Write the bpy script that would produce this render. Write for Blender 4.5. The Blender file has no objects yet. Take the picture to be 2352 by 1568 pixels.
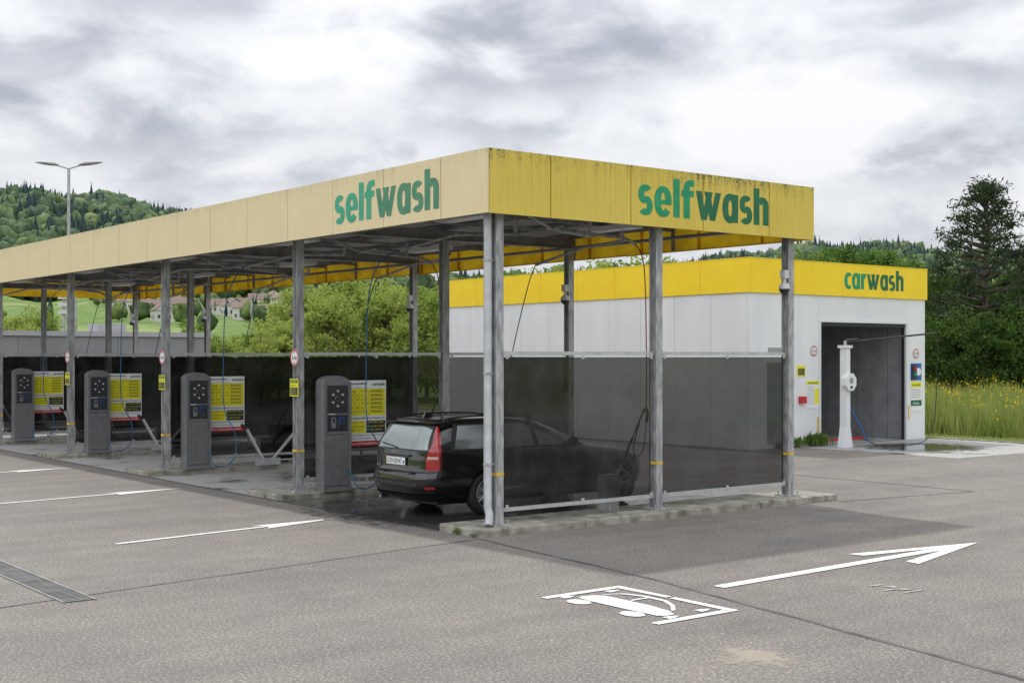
import bpy, bmesh, math, random
import numpy as np
from mathutils import Vector, Matrix
random.seed(7); rng=np.random.default_rng(7)
S=bpy.context.scene
S.view_settings.view_transform='Standard'
S.view_settings.look='None'
S.view_settings.exposure=0
COL=S.collection
YAW=math.radians(38.0)
CAM=(-10.51,-13.79,2.35)
RX,RY=math.cos(YAW),-math.sin(YAW)
FX,FY=math.sin(YAW),math.cos(YAW)
def V(x,y):   # survey frame (metres right / ahead of the survey station) -> site axes
    return (CAM[0]+x*RX+y*FX, CAM[1]+x*RY+y*FY)

# ------------------------------------------------------------------ materials
def nt(m):
    m.use_nodes=True
    return m.node_tree.nodes,m.node_tree.links
def setin(n,k,v):
    if k in n.inputs: n.inputs[k].default_value=v
def mat(name,col,rough=.6,metal=0,noise=0,nscale=5,col2=None,bump=0,bscale=60,spec=.5,coat=0,stretch=(1,1,1),detail=4,lo=.35,hi=.65):
    m=bpy.data.materials.new(name); N,L=nt(m)
    b=N['Principled BSDF']
    b.inputs['Base Color'].default_value=(*col,1); b.inputs['Roughness'].default_value=rough
    b.inputs['Metallic'].default_value=metal
    setin(b,'Specular IOR Level',spec); setin(b,'Coat Weight',coat); setin(b,'Coat Roughness',.03)
    if col2 is None and not bump: return m
    tc=N.new('ShaderNodeTexCoord'); mp=N.new('ShaderNodeMapping'); mp.inputs['Scale'].default_value=stretch
    L.new(tc.outputs['Object'],mp.inputs['Vector'])
    if col2 is not None:
        n=N.new('ShaderNodeTexNoise'); n.inputs['Scale'].default_value=nscale; n.inputs['Detail'].default_value=detail
        L.new(mp.outputs[0],n.inputs['Vector'])
        r=N.new('ShaderNodeValToRGB'); r.color_ramp.elements[0].position=lo; r.color_ramp.elements[1].position=hi
        r.color_ramp.elements[0].color=(*col,1); r.color_ramp.elements[1].color=(*col2,1)
        L.new(n.outputs['Fac'],r.inputs['Fac']); L.new(r.outputs['Color'],b.inputs['Base Color'])
    if bump:
        n2=N.new('ShaderNodeTexNoise'); n2.inputs['Scale'].default_value=bscale; n2.inputs['Detail'].default_value=2
        L.new(tc.outputs['Object'],n2.inputs['Vector'])
        bp=N.new('ShaderNodeBump'); bp.inputs['Strength'].default_value=bump; bp.inputs['Distance'].default_value=.02
        L.new(n2.outputs['Fac'],bp.inputs['Height']); L.new(bp.outputs[0],b.inputs['Normal'])
    return m
M={}
M['steel']=mat('galvanised_steel',(.24,.245,.25),.45,.2,nscale=18,col2=(.47,.475,.48),stretch=(1,1,.25),detail=6)
M['pipe']=mat('zinc_pipe',(.40,.41,.42),.4,.2,nscale=6,col2=(.50,.51,.52))
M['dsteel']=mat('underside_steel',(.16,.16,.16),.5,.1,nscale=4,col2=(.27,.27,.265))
M['deck']=mat('roof_deck',(.30,.30,.295),.6,nscale=3,col2=(.40,.40,.39))
M['alu']=mat('aluminium_rail',(.46,.47,.48),.4,.4,nscale=9,col2=(.56,.57,.58))
M['conc']=mat('kerb_concrete',(.13,.125,.09),.85,nscale=5,col2=(.36,.34,.29),bump=.4,detail=7,lo=.3,hi=.62)
M['white']=mat('white_panel',(.70,.71,.735),.45,nscale=1.2,col2=(.78,.79,.80),stretch=(1,1,.3),detail=6)
M['wframe']=mat('white_frame',(.72,.73,.74),.4)
M['yel']=mat('yellow_panel',(.88,.61,.012),.4,nscale=1.5,col2=(.92,.66,.016))
M['gap']=mat('joint_dark',(.05,.04,.02),.9)
M['jointw']=mat('joint_grey',(.30,.30,.31),.9)
M['gapy']=mat('joint_yellow',(.42,.27,.03),.9)
M['black']=mat('black_plastic',(.02,.02,.022),.45)
M['rubber']=mat('rubber',(.022,.022,.022),.75)
M['kiosk']=mat('kiosk_grey',(.165,.17,.175),.38,.1,nscale=9,col2=(.20,.205,.21))
M['kioskd']=mat('kiosk_panel',(.035,.037,.042),.3)
M['chrome']=mat('chrome',(.6,.6,.62),.18,1)
M['red']=mat('red_paint',(.50,.02,.03),.4)
M['blue']=mat('blue_paint',(.02,.12,.42),.4)
M['bluehose']=mat('blue_hose',(.012,.10,.22),.5)
M['redhose']=mat('red_hose',(.25,.03,.03),.5)
M['greenhose']=mat('green_hose',(.02,.10,.07),.5)
M['g1']=mat('green_letter_light',(.0,.25,.10),.45,nscale=6,col2=(.01,.30,.13))
M['g2']=mat('green_letter_dark',(.003,.11,.045),.45,nscale=6,col2=(.008,.15,.06))
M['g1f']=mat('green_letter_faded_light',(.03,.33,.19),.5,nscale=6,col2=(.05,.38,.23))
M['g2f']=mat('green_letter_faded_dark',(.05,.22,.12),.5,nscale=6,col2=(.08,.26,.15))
M['signw']=mat('sign_white',(.80,.80,.80),.4)
M['signy']=mat('sign_yellow',(.82,.76,.02),.4)
M['tape']=mat('yellow_tape',(.80,.48,.02),.5,nscale=30,col2=(.6,.4,.08))
M['orange']=mat('crane_orange',(.75,.22,.03),.6)
M['tar']=mat('tar',(.06,.06,.06),.8,nscale=3,col2=(.13,.125,.12))
M['gate_int']=mat('gate_interior',(.24,.25,.26),.6,nscale=3,col2=(.30,.31,.32))
M['door']=mat('door_grey',(.30,.31,.32),.5)
M['lowb']=mat('grey_cladding',(.20,.205,.215),.55,nscale=.7,col2=(.25,.255,.265))
M['roofw']=mat('roof_flashing',(.36,.37,.39),.5)
M['camw']=mat('camera_white',(.6,.6,.6),.35)
M['bark']=mat('bark',(.08,.065,.05),.9,nscale=8,col2=(.14,.12,.095))
M['hroof']=mat('roof_tiles',(.15,.105,.085),.85,nscale=3,col2=(.21,.15,.12))
M['hwall']=mat('house_plaster',(.60,.58,.54),.85)
M['hwin']=mat('house_window',(.05,.06,.07),.3)
def thin_yellow():
    m=bpy.data.materials.new('yellow_translucent_sheet'); N,L=nt(m); out=N['Material Output']; N.remove(N['Principled BSDF'])
    tc=N.new('ShaderNodeTexCoord'); n=N.new('ShaderNodeTexNoise'); n.inputs['Scale'].default_value=2.2; n.inputs['Detail'].default_value=5; L.new(tc.outputs['Object'],n.inputs['Vector'])
    r=N.new('ShaderNodeValToRGB'); r.color_ramp.elements[0].position=.35; r.color_ramp.elements[0].color=(.62,.38,.02,1); r.color_ramp.elements[1].position=.6; r.color_ramp.elements[1].color=(.92,.62,.03,1); L.new(n.outputs['Fac'],r.inputs[0])
    d=N.new('ShaderNodeBsdfDiffuse'); t=N.new('ShaderNodeBsdfTranslucent'); L.new(r.outputs[0],d.inputs[0]); L.new(r.outputs[0],t.inputs[0])
    mx=N.new('ShaderNodeMixShader'); mx.inputs[0].default_value=.25; L.new(d.outputs[0],mx.inputs[1]); L.new(t.outputs[0],mx.inputs[2]); L.new(mx.outputs[0],out.inputs['Surface']); return m
M['yelin']=thin_yellow()

def fascia(name,ca,cb,dirt,amt):
    m=bpy.data.materials.new(name); N,L=nt(m); b=N['Principled BSDF']; b.inputs['Roughness'].default_value=.5
    tc=N.new('ShaderNodeTexCoord'); sp=N.new('ShaderNodeSeparateXYZ'); L.new(tc.outputs['Object'],sp.inputs[0])
    n1=N.new('ShaderNodeTexNoise'); n1.inputs['Scale'].default_value=1.6; n1.inputs['Detail'].default_value=4; L.new(tc.outputs['Object'],n1.inputs['Vector'])
    mx=N.new('ShaderNodeMixRGB'); mx.inputs[1].default_value=(*ca,1); mx.inputs[2].default_value=(*cb,1); L.new(n1.outputs['Fac'],mx.inputs[0])
    mp=N.new('ShaderNodeMapping'); mp.inputs['Scale'].default_value=(20,20,1.3); L.new(tc.outputs['Object'],mp.inputs[0])
    n2=N.new('ShaderNodeTexNoise'); n2.inputs['Scale'].default_value=1; n2.inputs['Detail'].default_value=5; L.new(mp.outputs[0],n2.inputs['Vector'])
    n3=N.new('ShaderNodeTexNoise'); n3.inputs['Scale'].default_value=26; n3.inputs['Detail'].default_value=5; n3.inputs['Roughness'].default_value=.75; L.new(tc.outputs['Object'],n3.inputs['Vector'])
    def mr(src,a,c,d,e):
        r=N.new('ShaderNodeMapRange'); r.inputs[1].default_value=a;r.inputs[2].default_value=c;r.inputs[3].default_value=d;r.inputs[4].default_value=e;L.new(src,r.inputs[0]); return r.outputs[0]
    def ma(op,a,c):
        r=N.new('ShaderNodeMath'); r.operation=op
        for i,q in enumerate((a,c)):
            if isinstance(q,(int,float)): r.inputs[i].default_value=q
            else: L.new(q,r.inputs[i])
        return r.outputs[0]
    g=ma('POWER',mr(sp.outputs['Z'],4.70,5.03,0,1),2.2)
    st=mr(n2.outputs['Fac'],.40,.70,0,1)
    sp3=mr(n3.outputs['Fac'],.46,.64,0,1)
    big=mr(n1.outputs['Fac'],.42,.6,.25,1)
    a=ma('MULTIPLY',ma('MULTIPLY',g,ma('ADD',st,.2)),ma('ADD',sp3,.25)); a=ma('MULTIPLY',a,big)
    wide=ma('MULTIPLY',mr(sp.outputs['Z'],4.2,5.0,.16,.40),ma('MULTIPLY',mr(n2.outputs['Fac'],.45,.75,.1,1),mr(n3.outputs['Fac'],.4,.65,.15,1)))
    a=ma('MULTIPLY',ma('ADD',a,wide),amt)
    c=N.new('ShaderNodeClamp'); L.new(a,c.inputs[0])
    m2=N.new('ShaderNodeMixRGB'); L.new(c.outputs[0],m2.inputs[0]); L.new(mx.outputs[0],m2.inputs[1]); m2.inputs[2].default_value=(*dirt,1)
    L.new(m2.outputs[0],b.inputs['Base Color'])
    return m
M['fasR']=fascia('fascia_yellow_aged',(.60,.45,.05),(.74,.58,.11),(.09,.075,.025),1.5)
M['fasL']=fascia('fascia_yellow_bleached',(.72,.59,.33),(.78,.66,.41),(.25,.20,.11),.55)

def glassmat(name,t,refl=.9,dirt=.014):
    m=bpy.data.materials.new(name); N,L=nt(m); out=N['Material Output']; N.remove(N['Principled BSDF'])
    tr=N.new('ShaderNodeBsdfTransparent'); tr.inputs[0].default_value=(*t,1)
    gl=N.new('ShaderNodeBsdfGlossy'); gl.inputs['Roughness'].default_value=.03; gl.inputs[0].default_value=(refl,refl,refl,1)
    fr=N.new('ShaderNodeFresnel'); fr.inputs[0].default_value=1.45
    mx=N.new('ShaderNodeMixShader'); L.new(fr.outputs[0],mx.inputs[0]); L.new(tr.outputs[0],mx.inputs[1]); L.new(gl.outputs[0],mx.inputs[2])
    df=N.new('ShaderNodeBsdfDiffuse'); df.inputs[0].default_value=(.45,.45,.44,1)
    tc=N.new('ShaderNodeTexCoord'); n=N.new('ShaderNodeTexNoise'); n.inputs['Scale'].default_value=1.7; n.inputs['Detail'].default_value=6; n.inputs['Roughness'].default_value=.7
    L.new(tc.outputs['Object'],n.inputs['Vector'])
    r=N.new('ShaderNodeMapRange'); r.inputs[1].default_value=.42; r.inputs[2].default_value=.75; r.inputs[3].default_value=dirt*.6; r.inputs[4].default_value=dirt*6; L.new(n.outputs['Fac'],r.inputs[0])
    m3=N.new('ShaderNodeMixShader'); L.new(r.outputs[0],m3.inputs[0]); L.new(mx.outputs[0],m3.inputs[1]); L.new(df.outputs[0],m3.inputs[2])
    L.new(m3.outputs[0],out.inputs['Surface'])
    return m
M['glass']=glassmat('smoked_glass',(.155,.155,.16))

def asphalt(name):
    m=bpy.data.materials.new(name); N,L=nt(m); b=N['Principled BSDF']; b.inputs['Roughness'].default_value=.85; setin(b,'Specular IOR Level',.3)
    tc=N.new('ShaderNodeTexCoord')
    def noise(sc,d=3,ro=.6):
        n=N.new('ShaderNodeTexNoise'); n.inputs['Scale'].default_value=sc; n.inputs['Detail'].default_value=d; n.inputs['Roughness'].default_value=ro; L.new(tc.outputs['Object'],n.inputs['Vector']); return n.outputs['Fac']
    def ramp(src,stops):
        r=N.new('ShaderNodeValToRGB'); e=r.color_ramp.elements
        e[0].position=stops[0][0]; e[0].color=(*stops[0][1],1); e[1].position=stops[-1][0]; e[1].color=(*stops[-1][1],1)
        for p,c in stops[1:-1]:
            q=e.new(p); q.color=(*c,1)
        L.new(src,r.inputs[0]); return r.outputs[0]
    def mul(a,c,f=1):
        x=N.new('ShaderNodeMixRGB'); x.blend_type='MULTIPLY'; x.inputs[0].default_value=f; L.new(a,x.inputs[1]); L.new(c,x.inputs[2]); return x.outputs[0]
    f1=noise(34,3,.92)
    base=ramp(f1,[(.30,(.045,.042,.038)),(.43,(.155,.143,.13)),(.55,(.215,.20,.182)),(.62,(.33,.31,.285)),(.70,(.66,.63,.585))])
    l1=ramp(noise(.35,5,.62),[(.3,(.84,.84,.85)),(.7,(1.13,1.11,1.08))])
    l2=ramp(noise(2.2,4,.65),[(.3,(.90,.90,.90)),(.65,(1.05,1.05,1.04))])
    mp=N.new('ShaderNodeMapping'); mp.inputs['Scale'].default_value=(.12,1.6,1); L.new(tc.outputs['Object'],mp.inputs[0])
    n4=N.new('ShaderNodeTexNoise'); n4.inputs['Scale'].default_value=1; n4.inputs['Detail'].default_value=3; L.new(mp.outputs[0],n4.inputs[0])
    l3=ramp(n4.outputs['Fac'],[(.35,(.89,.89,.90)),(.6,(1.03,1.03,1.03))])
    c=mul(mul(mul(base,l1),l2),l3)
    L.new(c,b.inputs['Base Color'])
    return m
M['asph']=asphalt('asphalt')
def worn(name,lo=.32,hi=.44,ca=(.22,.21,.2),cb=(.76,.76,.75)):
    m=bpy.data.materials.new(name); N,L=nt(m); b=N['Principled BSDF']; b.inputs['Roughness'].default_value=.7
    tc=N.new('ShaderNodeTexCoord'); n=N.new('ShaderNodeTexNoise'); n.inputs['Scale'].default_value=30; n.inputs['Detail'].default_value=5; n.inputs['Roughness'].default_value=.8; L.new(tc.outputs['Object'],n.inputs['Vector'])
    r=N.new('ShaderNodeValToRGB'); r.color_ramp.elements[0].position=lo; r.color_ramp.elements[0].color=(*ca,1); r.color_ramp.elements[1].position=hi; r.color_ramp.elements[1].color=(*cb,1)
    L.new(n.outputs['Fac'],r.inputs[0]); L.new(r.outputs[0],b.inputs['Base Color']); return m
M['mark']=worn('road_paint',.34,.46); M['markw']=worn('worn_road_paint',.42,.62,(.21,.195,.18),(.62,.61,.60))
def patchmat(name,col,rough,hi):
    m=bpy.data.materials.new(name); N,L=nt(m); out=N['Material Output']; b=N['Principled BSDF']; b.inputs['Base Color'].default_value=(*col,1); b.inputs['Roughness'].default_value=rough
    tc=N.new('ShaderNodeTexCoord'); n=N.new('ShaderNodeTexNoise'); n.inputs['Scale'].default_value=5; n.inputs['Detail'].default_value=7; n.inputs['Roughness'].default_value=.7; L.new(tc.outputs['Object'],n.inputs['Vector'])
    mp=N.new('ShaderNodeMapping'); mp.inputs['Location'].default_value=(-.5,-.5,0); L.new(tc.outputs['Generated'],mp.inputs[0])
    sx=N.new('ShaderNodeSeparateXYZ'); L.new(mp.outputs[0],sx.inputs[0]); cx=N.new('ShaderNodeCombineXYZ'); L.new(sx.outputs[0],cx.inputs[0]); L.new(sx.outputs[1],cx.inputs[1])
    vd=N.new('ShaderNodeVectorMath'); vd.operation='LENGTH'; L.new(cx.outputs[0],vd.inputs[0])
    s=N.new('ShaderNodeMath'); s.operation='SUBTRACT'; L.new(n.outputs['Fac'],s.inputs[0]); L.new(vd.outputs['Value'],s.inputs[1])
    r=N.new('ShaderNodeMapRange'); r.inputs[1].default_value=.08; r.inputs[2].default_value=.30; r.inputs[4].default_value=hi; L.new(s.outputs[0],r.inputs[0])
    t=N.new('ShaderNodeBsdfTransparent'); mx=N.new('ShaderNodeMixShader'); L.new(r.outputs[0],mx.inputs[0]); L.new(t.outputs[0],mx.inputs[1]); L.new(b.outputs[0],mx.inputs[2]); L.new(mx.outputs[0],out.inputs['Surface']); return m
M['sand']=patchmat('sand_spill',(.46,.41,.33),.95,.55)
M['wet']=patchmat('wet_patch',(.06,.058,.055),.09,.92)
def bayfloor(name,wet):
    m=bpy.data.materials.new(name); N,L=nt(m); b=N['Principled BSDF']
    tc=N.new('ShaderNodeTexCoord'); n=N.new('ShaderNodeTexNoise'); n.inputs['Scale'].default_value=.9; n.inputs['Detail'].default_value=6; L.new(tc.outputs['Object'],n.inputs['Vector'])
    n2=N.new('ShaderNodeTexNoise'); n2.inputs['Scale'].default_value=30; n2.inputs['Detail'].default_value=3; L.new(tc.outputs['Object'],n2.inputs['Vector'])
    r=N.new('ShaderNodeMapRange'); r.inputs[1].default_value=.56-wet*.4; r.inputs[2].default_value=.70-wet*.3; L.new(n.outputs['Fac'],r.inputs[0])
    mx=N.new('ShaderNodeMixRGB'); mx.inputs[1].default_value=(.34,.34,.325,1); mx.inputs[2].default_value=(.085,.083,.078,1); L.new(r.outputs[0],mx.inputs[0])
    x=N.new('ShaderNodeMixRGB'); x.blend_type='OVERLAY'; x.inputs[0].default_value=.35; L.new(mx.outputs[0],x.inputs[1]); L.new(n2.outputs['Fac'],x.inputs[2]); L.new(x.outputs[0],b.inputs['Base Color'])
    r2=N.new('ShaderNodeMapRange'); r2.inputs[3].default_value=.75; r2.inputs[4].default_value=.10; L.new(r.outputs[0],r2.inputs[0]); L.new(r2.outputs[0],b.inputs['Roughness'])
    return m
M['bayw']=bayfloor('wet_bay_concrete',.85); M['bayd']=bayfloor('damp_bay_concrete',.0)

def leafmat(name,c1,c2,trans=.35,c3=None):
    m=bpy.data.materials.new(name); N,L=nt(m); out=N['Material Output']; N.remove(N['Principled BSDF'])
    g=N.new('ShaderNodeNewGeometry'); n=N.new('ShaderNodeTexNoise'); n.inputs['Scale'].default_value=.9; n.inputs['Detail'].default_value=3; L.new(g.outputs['Position'],n.inputs['Vector'])
    oi=N.new('ShaderNodeObjectInfo'); ad=N.new('ShaderNodeMath'); ad.operation='MULTIPLY_ADD'; L.new(oi.outputs['Random'],ad.inputs[0]); ad.inputs[1].default_value=.35; L.new(n.outputs['Fac'],ad.inputs[2])
    r=N.new('ShaderNodeValToRGB'); r.color_ramp.elements[0].position=.42; r.color_ramp.elements[1].position=.88; r.color_ramp.elements[0].color=(*c1,1); r.color_ramp.elements[1].color=(*c2,1); L.new(ad.outputs[0],r.inputs[0])
    d=N.new('ShaderNodeBsdfDiffuse'); t=N.new('ShaderNodeBsdfTranslucent'); L.new(r.outputs[0],d.inputs[0]); L.new(r.outputs[0],t.inputs[0])
    mx=N.new('ShaderNodeMixShader'); mx.inputs[0].default_value=trans; L.new(d.outputs[0],mx.inputs[1]); L.new(t.outputs[0],mx.inputs[2]); L.new(mx.outputs[0],out.inputs['Surface'])
    return m
M['leafy']=leafmat('leaves_spring',(.17,.25,.05),(.36,.43,.11),.42)
M['leafm']=leafmat('leaves_mid',(.07,.14,.03),(.18,.27,.07),.35)
M['leafd']=leafmat('leaves_dark',(.035,.07,.02),(.10,.165,.04),.25)
M['needle']=leafmat('pine_needles',(.035,.055,.03),(.08,.105,.055),.15)
M['blade']=leafmat('grass_blades',(.19,.26,.06),(.36,.39,.13),.35)
M['flower']=leafmat('yellow_flowers',(.75,.50,.02),(.85,.62,.03),.2)

# ------------------------------------------------------------------ mesh builder
def empty(name,loc=(0,0,0)):
    e=bpy.data.objects.new(name,None); e.location=loc; e.empty_display_size=.3; COL.objects.link(e); return e
class MB:
    def __init__(s): s.v=[];s.f=[];s.m=[];s.mats=[]
    def mi(s,k):
        m=M[k] if isinstance(k,str) else k
        if m not in s.mats: s.mats.append(m)
        return s.mats.index(m)
    def add(s,vs,fs,k):
        o=len(s.v); s.v+= [tuple(p) for p in vs]; i=s.mi(k)
        for f in fs: s.f.append(tuple(o+a for a in f)); s.m.append(i)
    def box(s,x0,y0,z0,x1,y1,z1,k,R=None):
        x0,x1=sorted((x0,x1));y0,y1=sorted((y0,y1));z0,z1=sorted((z0,z1))
        vs=[(x0,y0,z0),(x1,y0,z0),(x1,y1,z0),(x0,y1,z0),(x0,y0,z1),(x1,y0,z1),(x1,y1,z1),(x0,y1,z1)]
        if R is not None: vs=[R@Vector(p) for p in vs]
        s.add(vs,[(0,3,2,1),(4,5,6,7),(0,1,5,4),(1,2,6,5),(2,3,7,6),(3,0,4,7)],k)
    def quad(s,pts,k): s.add(pts,[tuple(range(len(pts)))],k)
    def tube(s,pts,r,k,n=8,r1=None,cap=True):
        pts=[Vector(p) for p in pts]; vs=[];fs=[]
        up=None
        for i,p in enumerate(pts):
            t=(pts[min(i+1,len(pts)-1)]-pts[max(i-1,0)]).normalized()
            if up is None:
                up=t.orthogonal().normalized()
            else:
                up=(up-t*up.dot(t))
                up=up.normalized() if up.length>1e-5 else t.orthogonal().normalized()
            w=t.cross(up)
            rr=r if r1 is None else r+(r1-r)*i/(len(pts)-1)
            for j in range(n):
                a=2*math.pi*j/n; vs.append(p+up*math.cos(a)*rr+w*math.sin(a)*rr)
        for i in range(len(pts)-1):
            for j in range(n):
                a=i*n+j;b=i*n+(j+1)%n; fs.append((a,b,b+n,a+n))
        if cap: fs.append(tuple(range(n))[::-1]); fs.append(tuple((len(pts)-1)*n+j for j in range(n)))
        s.add(vs,fs,k)
    def disc(s,c,nrm,r,th,k,n=24):
        c=Vector(c); q=Vector(nrm).normalized(); s.tube([c,c+q*th],r,k,n)
    def prism(s,poly,fn,k):
        n=len(poly); vs=[fn(p,0) for p in poly]+[fn(p,1) for p in poly]
        fs=[tuple(range(n)),tuple(range(2*n-1,n-1,-1))]+[(i,i+n,(i+1)%n+n,(i+1)%n) for i in range(n)]
        s.add(vs,fs,k)
    def hbeam(s,x,y,z0,z1,k='steel',d=.145,b=.13,t=.012):
        s.box(x-b/2,y-d/2,z0,x+b/2,y-d/2+t,z1,k); s.box(x-b/2,y+d/2-t,z0,x+b/2,y+d/2,z1,k); s.box(x-t/2,y-d/2+t,z0,x+t/2,y+d/2-t,z1,k)
    def obj(s,name,parent=None,smooth=False,ang=35,bevel=0,fixn=True):
        me=bpy.data.meshes.new(name); me.from_pydata(s.v,[],s.f)
        for m in s.mats: me.materials.append(m)
        me.polygons.foreach_set('material_index',s.m); me.update()
        if fixn:
            bm=bmesh.new(); bm.from_mesh(me); bmesh.ops.recalc_face_normals(bm,faces=bm.faces); bm.to_mesh(me); bm.free()
        if smooth:
            me.polygons.foreach_set('use_smooth',[True]*len(me.polygons))
            try: me.set_sharp_from_angle(angle=math.radians(ang))
            except Exception: pass
        o=bpy.data.objects.new(name,me); COL.objects.link(o)
        if parent is not None: o.parent=parent; o.matrix_parent_inverse=parent.matrix_basis.inverted()
        if bevel:
            b=o.modifiers.new('bevel','BEVEL'); b.width=bevel; b.segments=2; b.limit_method='ANGLE'
        return o
def inst(o,name,loc,parent=None,rot=0,sc=1):
    q=bpy.data.objects.new(name,o.data); q.location=loc; q.rotation_euler=(0,0,rot)
    q.scale=(sc,sc,sc) if not hasattr(sc,'__len__') else sc
    COL.objects.link(q)
    if parent is not None: q.parent=parent; q.matrix_parent_inverse=parent.matrix_basis.inverted()
    return q
def nparr(name,verts,faces,mats,mi=None,parent=None,link=True,smooth=False):
    verts=np.asarray(verts,np.float32); faces=np.asarray(faces,np.int32); k=faces.shape[1]
    me=bpy.data.meshes.new(name); me.vertices.add(len(verts)); me.vertices.foreach_set('co',verts.ravel())
    me.loops.add(faces.size); me.loops.foreach_set('vertex_index',faces.ravel())
    me.polygons.add(len(faces)); me.polygons.foreach_set('loop_start',np.arange(0,faces.size,k,dtype=np.int32))
    try: me.polygons.foreach_set('loop_total',np.full(len(faces),k,np.int32))
    except Exception: pass
    for m in mats: me.materials.append(m)
    if mi is not None: me.polygons.foreach_set('material_index',np.asarray(mi,np.int32))
    if smooth: me.polygons.foreach_set('use_smooth',np.ones(len(faces),bool))
    me.update(calc_edges=True); me.validate()
    if not link: return me
    o=bpy.data.objects.new(name,me); COL.objects.link(o)
    if parent is not None: o.parent=parent; o.matrix_parent_inverse=parent.matrix_basis.inverted()
    return o

FACE_L=Matrix(((0,0,-1),(-1,0,0),(0,1,0)))   # reads on a wall facing -X
FACE_R=Matrix(((1,0,0),(0,0,-1),(0,1,0)))    # reads on a wall facing -Y
def text(body,org,R,w=None,h=None,mats=('black',),split=None,bold=0.0,name='lettering',parent=None,merge=None):
    cu=bpy.data.curves.new(name,'FONT'); cu.body=body; cu.size=1; cu.offset=bold; cu.resolution_u=3
    ms=[M[k] for k in mats]
    for m in ms: cu.materials.append(m)
    to=bpy.data.objects.new('tmp',cu); COL.objects.link(to); bpy.context.view_layer.update()
    dg=bpy.context.evaluated_depsgraph_get(); me=bpy.data.meshes.new_from_object(to.evaluated_get(dg))
    bpy.data.objects.remove(to)
    co=np.zeros(len(me.vertices)*3,np.float32); me.vertices.foreach_get('co',co); co=co.reshape(-1,3)
    mn=co.min(0);mx=co.max(0); W=mx[0]-mn[0];H=mx[1]-mn[1]
    sx=(w/W) if w else (h/H); sy=(h/H) if h else sx
    x=(co[:,0]-mn[0])*sx; y=(co[:,1]-mn[1])*sy
    out=[Vector(org)+R@Vector((float(a),float(b),0)) for a,b in zip(x,y)]
    o=len(merge.v); merge.v+=[tuple(p) for p in out]
    for p in me.polygons:
        merge.f.append(tuple(o+i for i in p.vertices)); merge.m.append(merge.mi(ms[0]))
    bpy.data.meshes.remove(me)

# heavy condensed sign letters, drawn as flat cut strokes (x-height 1, ascender 1.33)
def glyph(ch):
    P=[]
    def rect(x0,y0,x1,y1): P.append([[(x0,y0),(x1,y0),(x1,y1),(x0,y1)]])
    def ring(cx,cy,a,b,ta,tb,a0,a1,n=22):
        q=[]
        for i in range(n):
            t0=math.radians(a0+(a1-a0)*i/n);t1=math.radians(a0+(a1-a0)*(i+1)/n)
            f=lambda t,A,B:(cx+A*math.copysign(abs(math.cos(t))**.88,math.cos(t)),cy+B*math.copysign(abs(math.sin(t))**.88,math.sin(t)))
            q.append([f(t0,a,b),f(t1,a,b),f(t1,a-ta,b-tb),f(t0,a-ta,b-tb)])
        P.append(q)
    T=.29
    if ch=='l': rect(0,0,T,1.33); w=T
    elif ch=='f':
        rect(.10,0,.10+T,1.0); rect(0,.76,.58,.97); ring(.42,.99,.32,.35,T,.22,86,180,12); rect(.42,1.12,.60,1.34); w=.60
    elif ch=='h':
        rect(0,0,T,1.33); ring(.42,.66,.34,.36,T,.24,0,150,16); rect(.47,0,.76,.67); w=.76
    elif ch=='s':
        ring(.31,.695,.31,.325,T*.9,.21,38,270,18); ring(.31,.31,.32,.33,T*.9,.21,90,-142,18); w=.63
    elif ch=='e':
        ring(.385,.5,.385,.53,T,.22,0,322,26); rect(.25,.40,.765,.56); w=.77
    elif ch=='c':
        ring(.385,.5,.385,.53,T,.22,48,312,24); w=.62
    elif ch=='a':
        ring(.37,.5,.37,.53,T*.95,.24,0,360,28); rect(.47,0,.76,1.0); w=.76
    elif ch=='r':
        rect(0,0,T,1.0); ring(.43,.60,.36,.42,.3,.25,80,165,10); w=.50
    elif ch=='w':
        t=.27
        for (x0,x1) in ((0,.24),(.52,.28),(.40,.66),(.92,.68)):
            P.append([[(x0,1.0),(x0+t,1.0),(x1+t*.85,0),(x1,0)]])
        w=1.19
    return P,w
def word(s,org,R,W,xh,cols,split,name,parent):
    gl=[glyph(c) for c in s]; gap=.075; tot=sum(g[1] for g in gl)+gap*(len(s)-1); sx=W/tot; x=0; mb=MB(); k=0
    O=Vector(org)
    for i,(P,w) in enumerate(gl):
        for st in P:
            k+=1; d=.0035+.0005*(k%4)
            for q in st: mb.quad([O+R@Vector(((x+a)*sx,b*xh,d)) for a,b in q],cols[0] if i<split else cols[1])
        x+=w+gap
    return mb.obj(name,parent,fixn=False)

# ------------------------------------------------------------------ ground
W=5.42; XB=5.9
g=MB(); g.box(-70,-70,-.4,21.75,52,0,'asph'); g.obj('asphalt_ground')
g=MB(); g.quad([(15.9,3.4,.004),(21.7,3.4,.004),(21.7,8.15,.004),(15.9,8.15,.004)],'bayd'); g.obj('concrete_apron')
g=MB(); g.box(21.76,-60,-.2,21.92,8.0,.03,'conc'); g.obj('meadow_kerb')
g=MB()
for k in range(5):
    g.quad([(-.5,k*W+.62 if k==0 else k*W+.9,.006),(6.6,k*W+.62 if k==0 else k*W+.9,.006),(6.6,(k+1)*W-.32,.006),(-.5,(k+1)*W-.32,.006)],'bayw' if k==0 else 'bayd')
g.obj('bay_floor')
for k in range(6):
    y0=k*W-.33; y1=k*W+(.62 if k==0 else .9)
    g=MB(); xx=-.5
    for q in (1.3,3.1,4.9,6.75):
        g.box(xx,y0,-.1,q-.008,y1,.10,'conc'); xx=q
    g.obj('concrete_island',bevel=.02)
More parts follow.
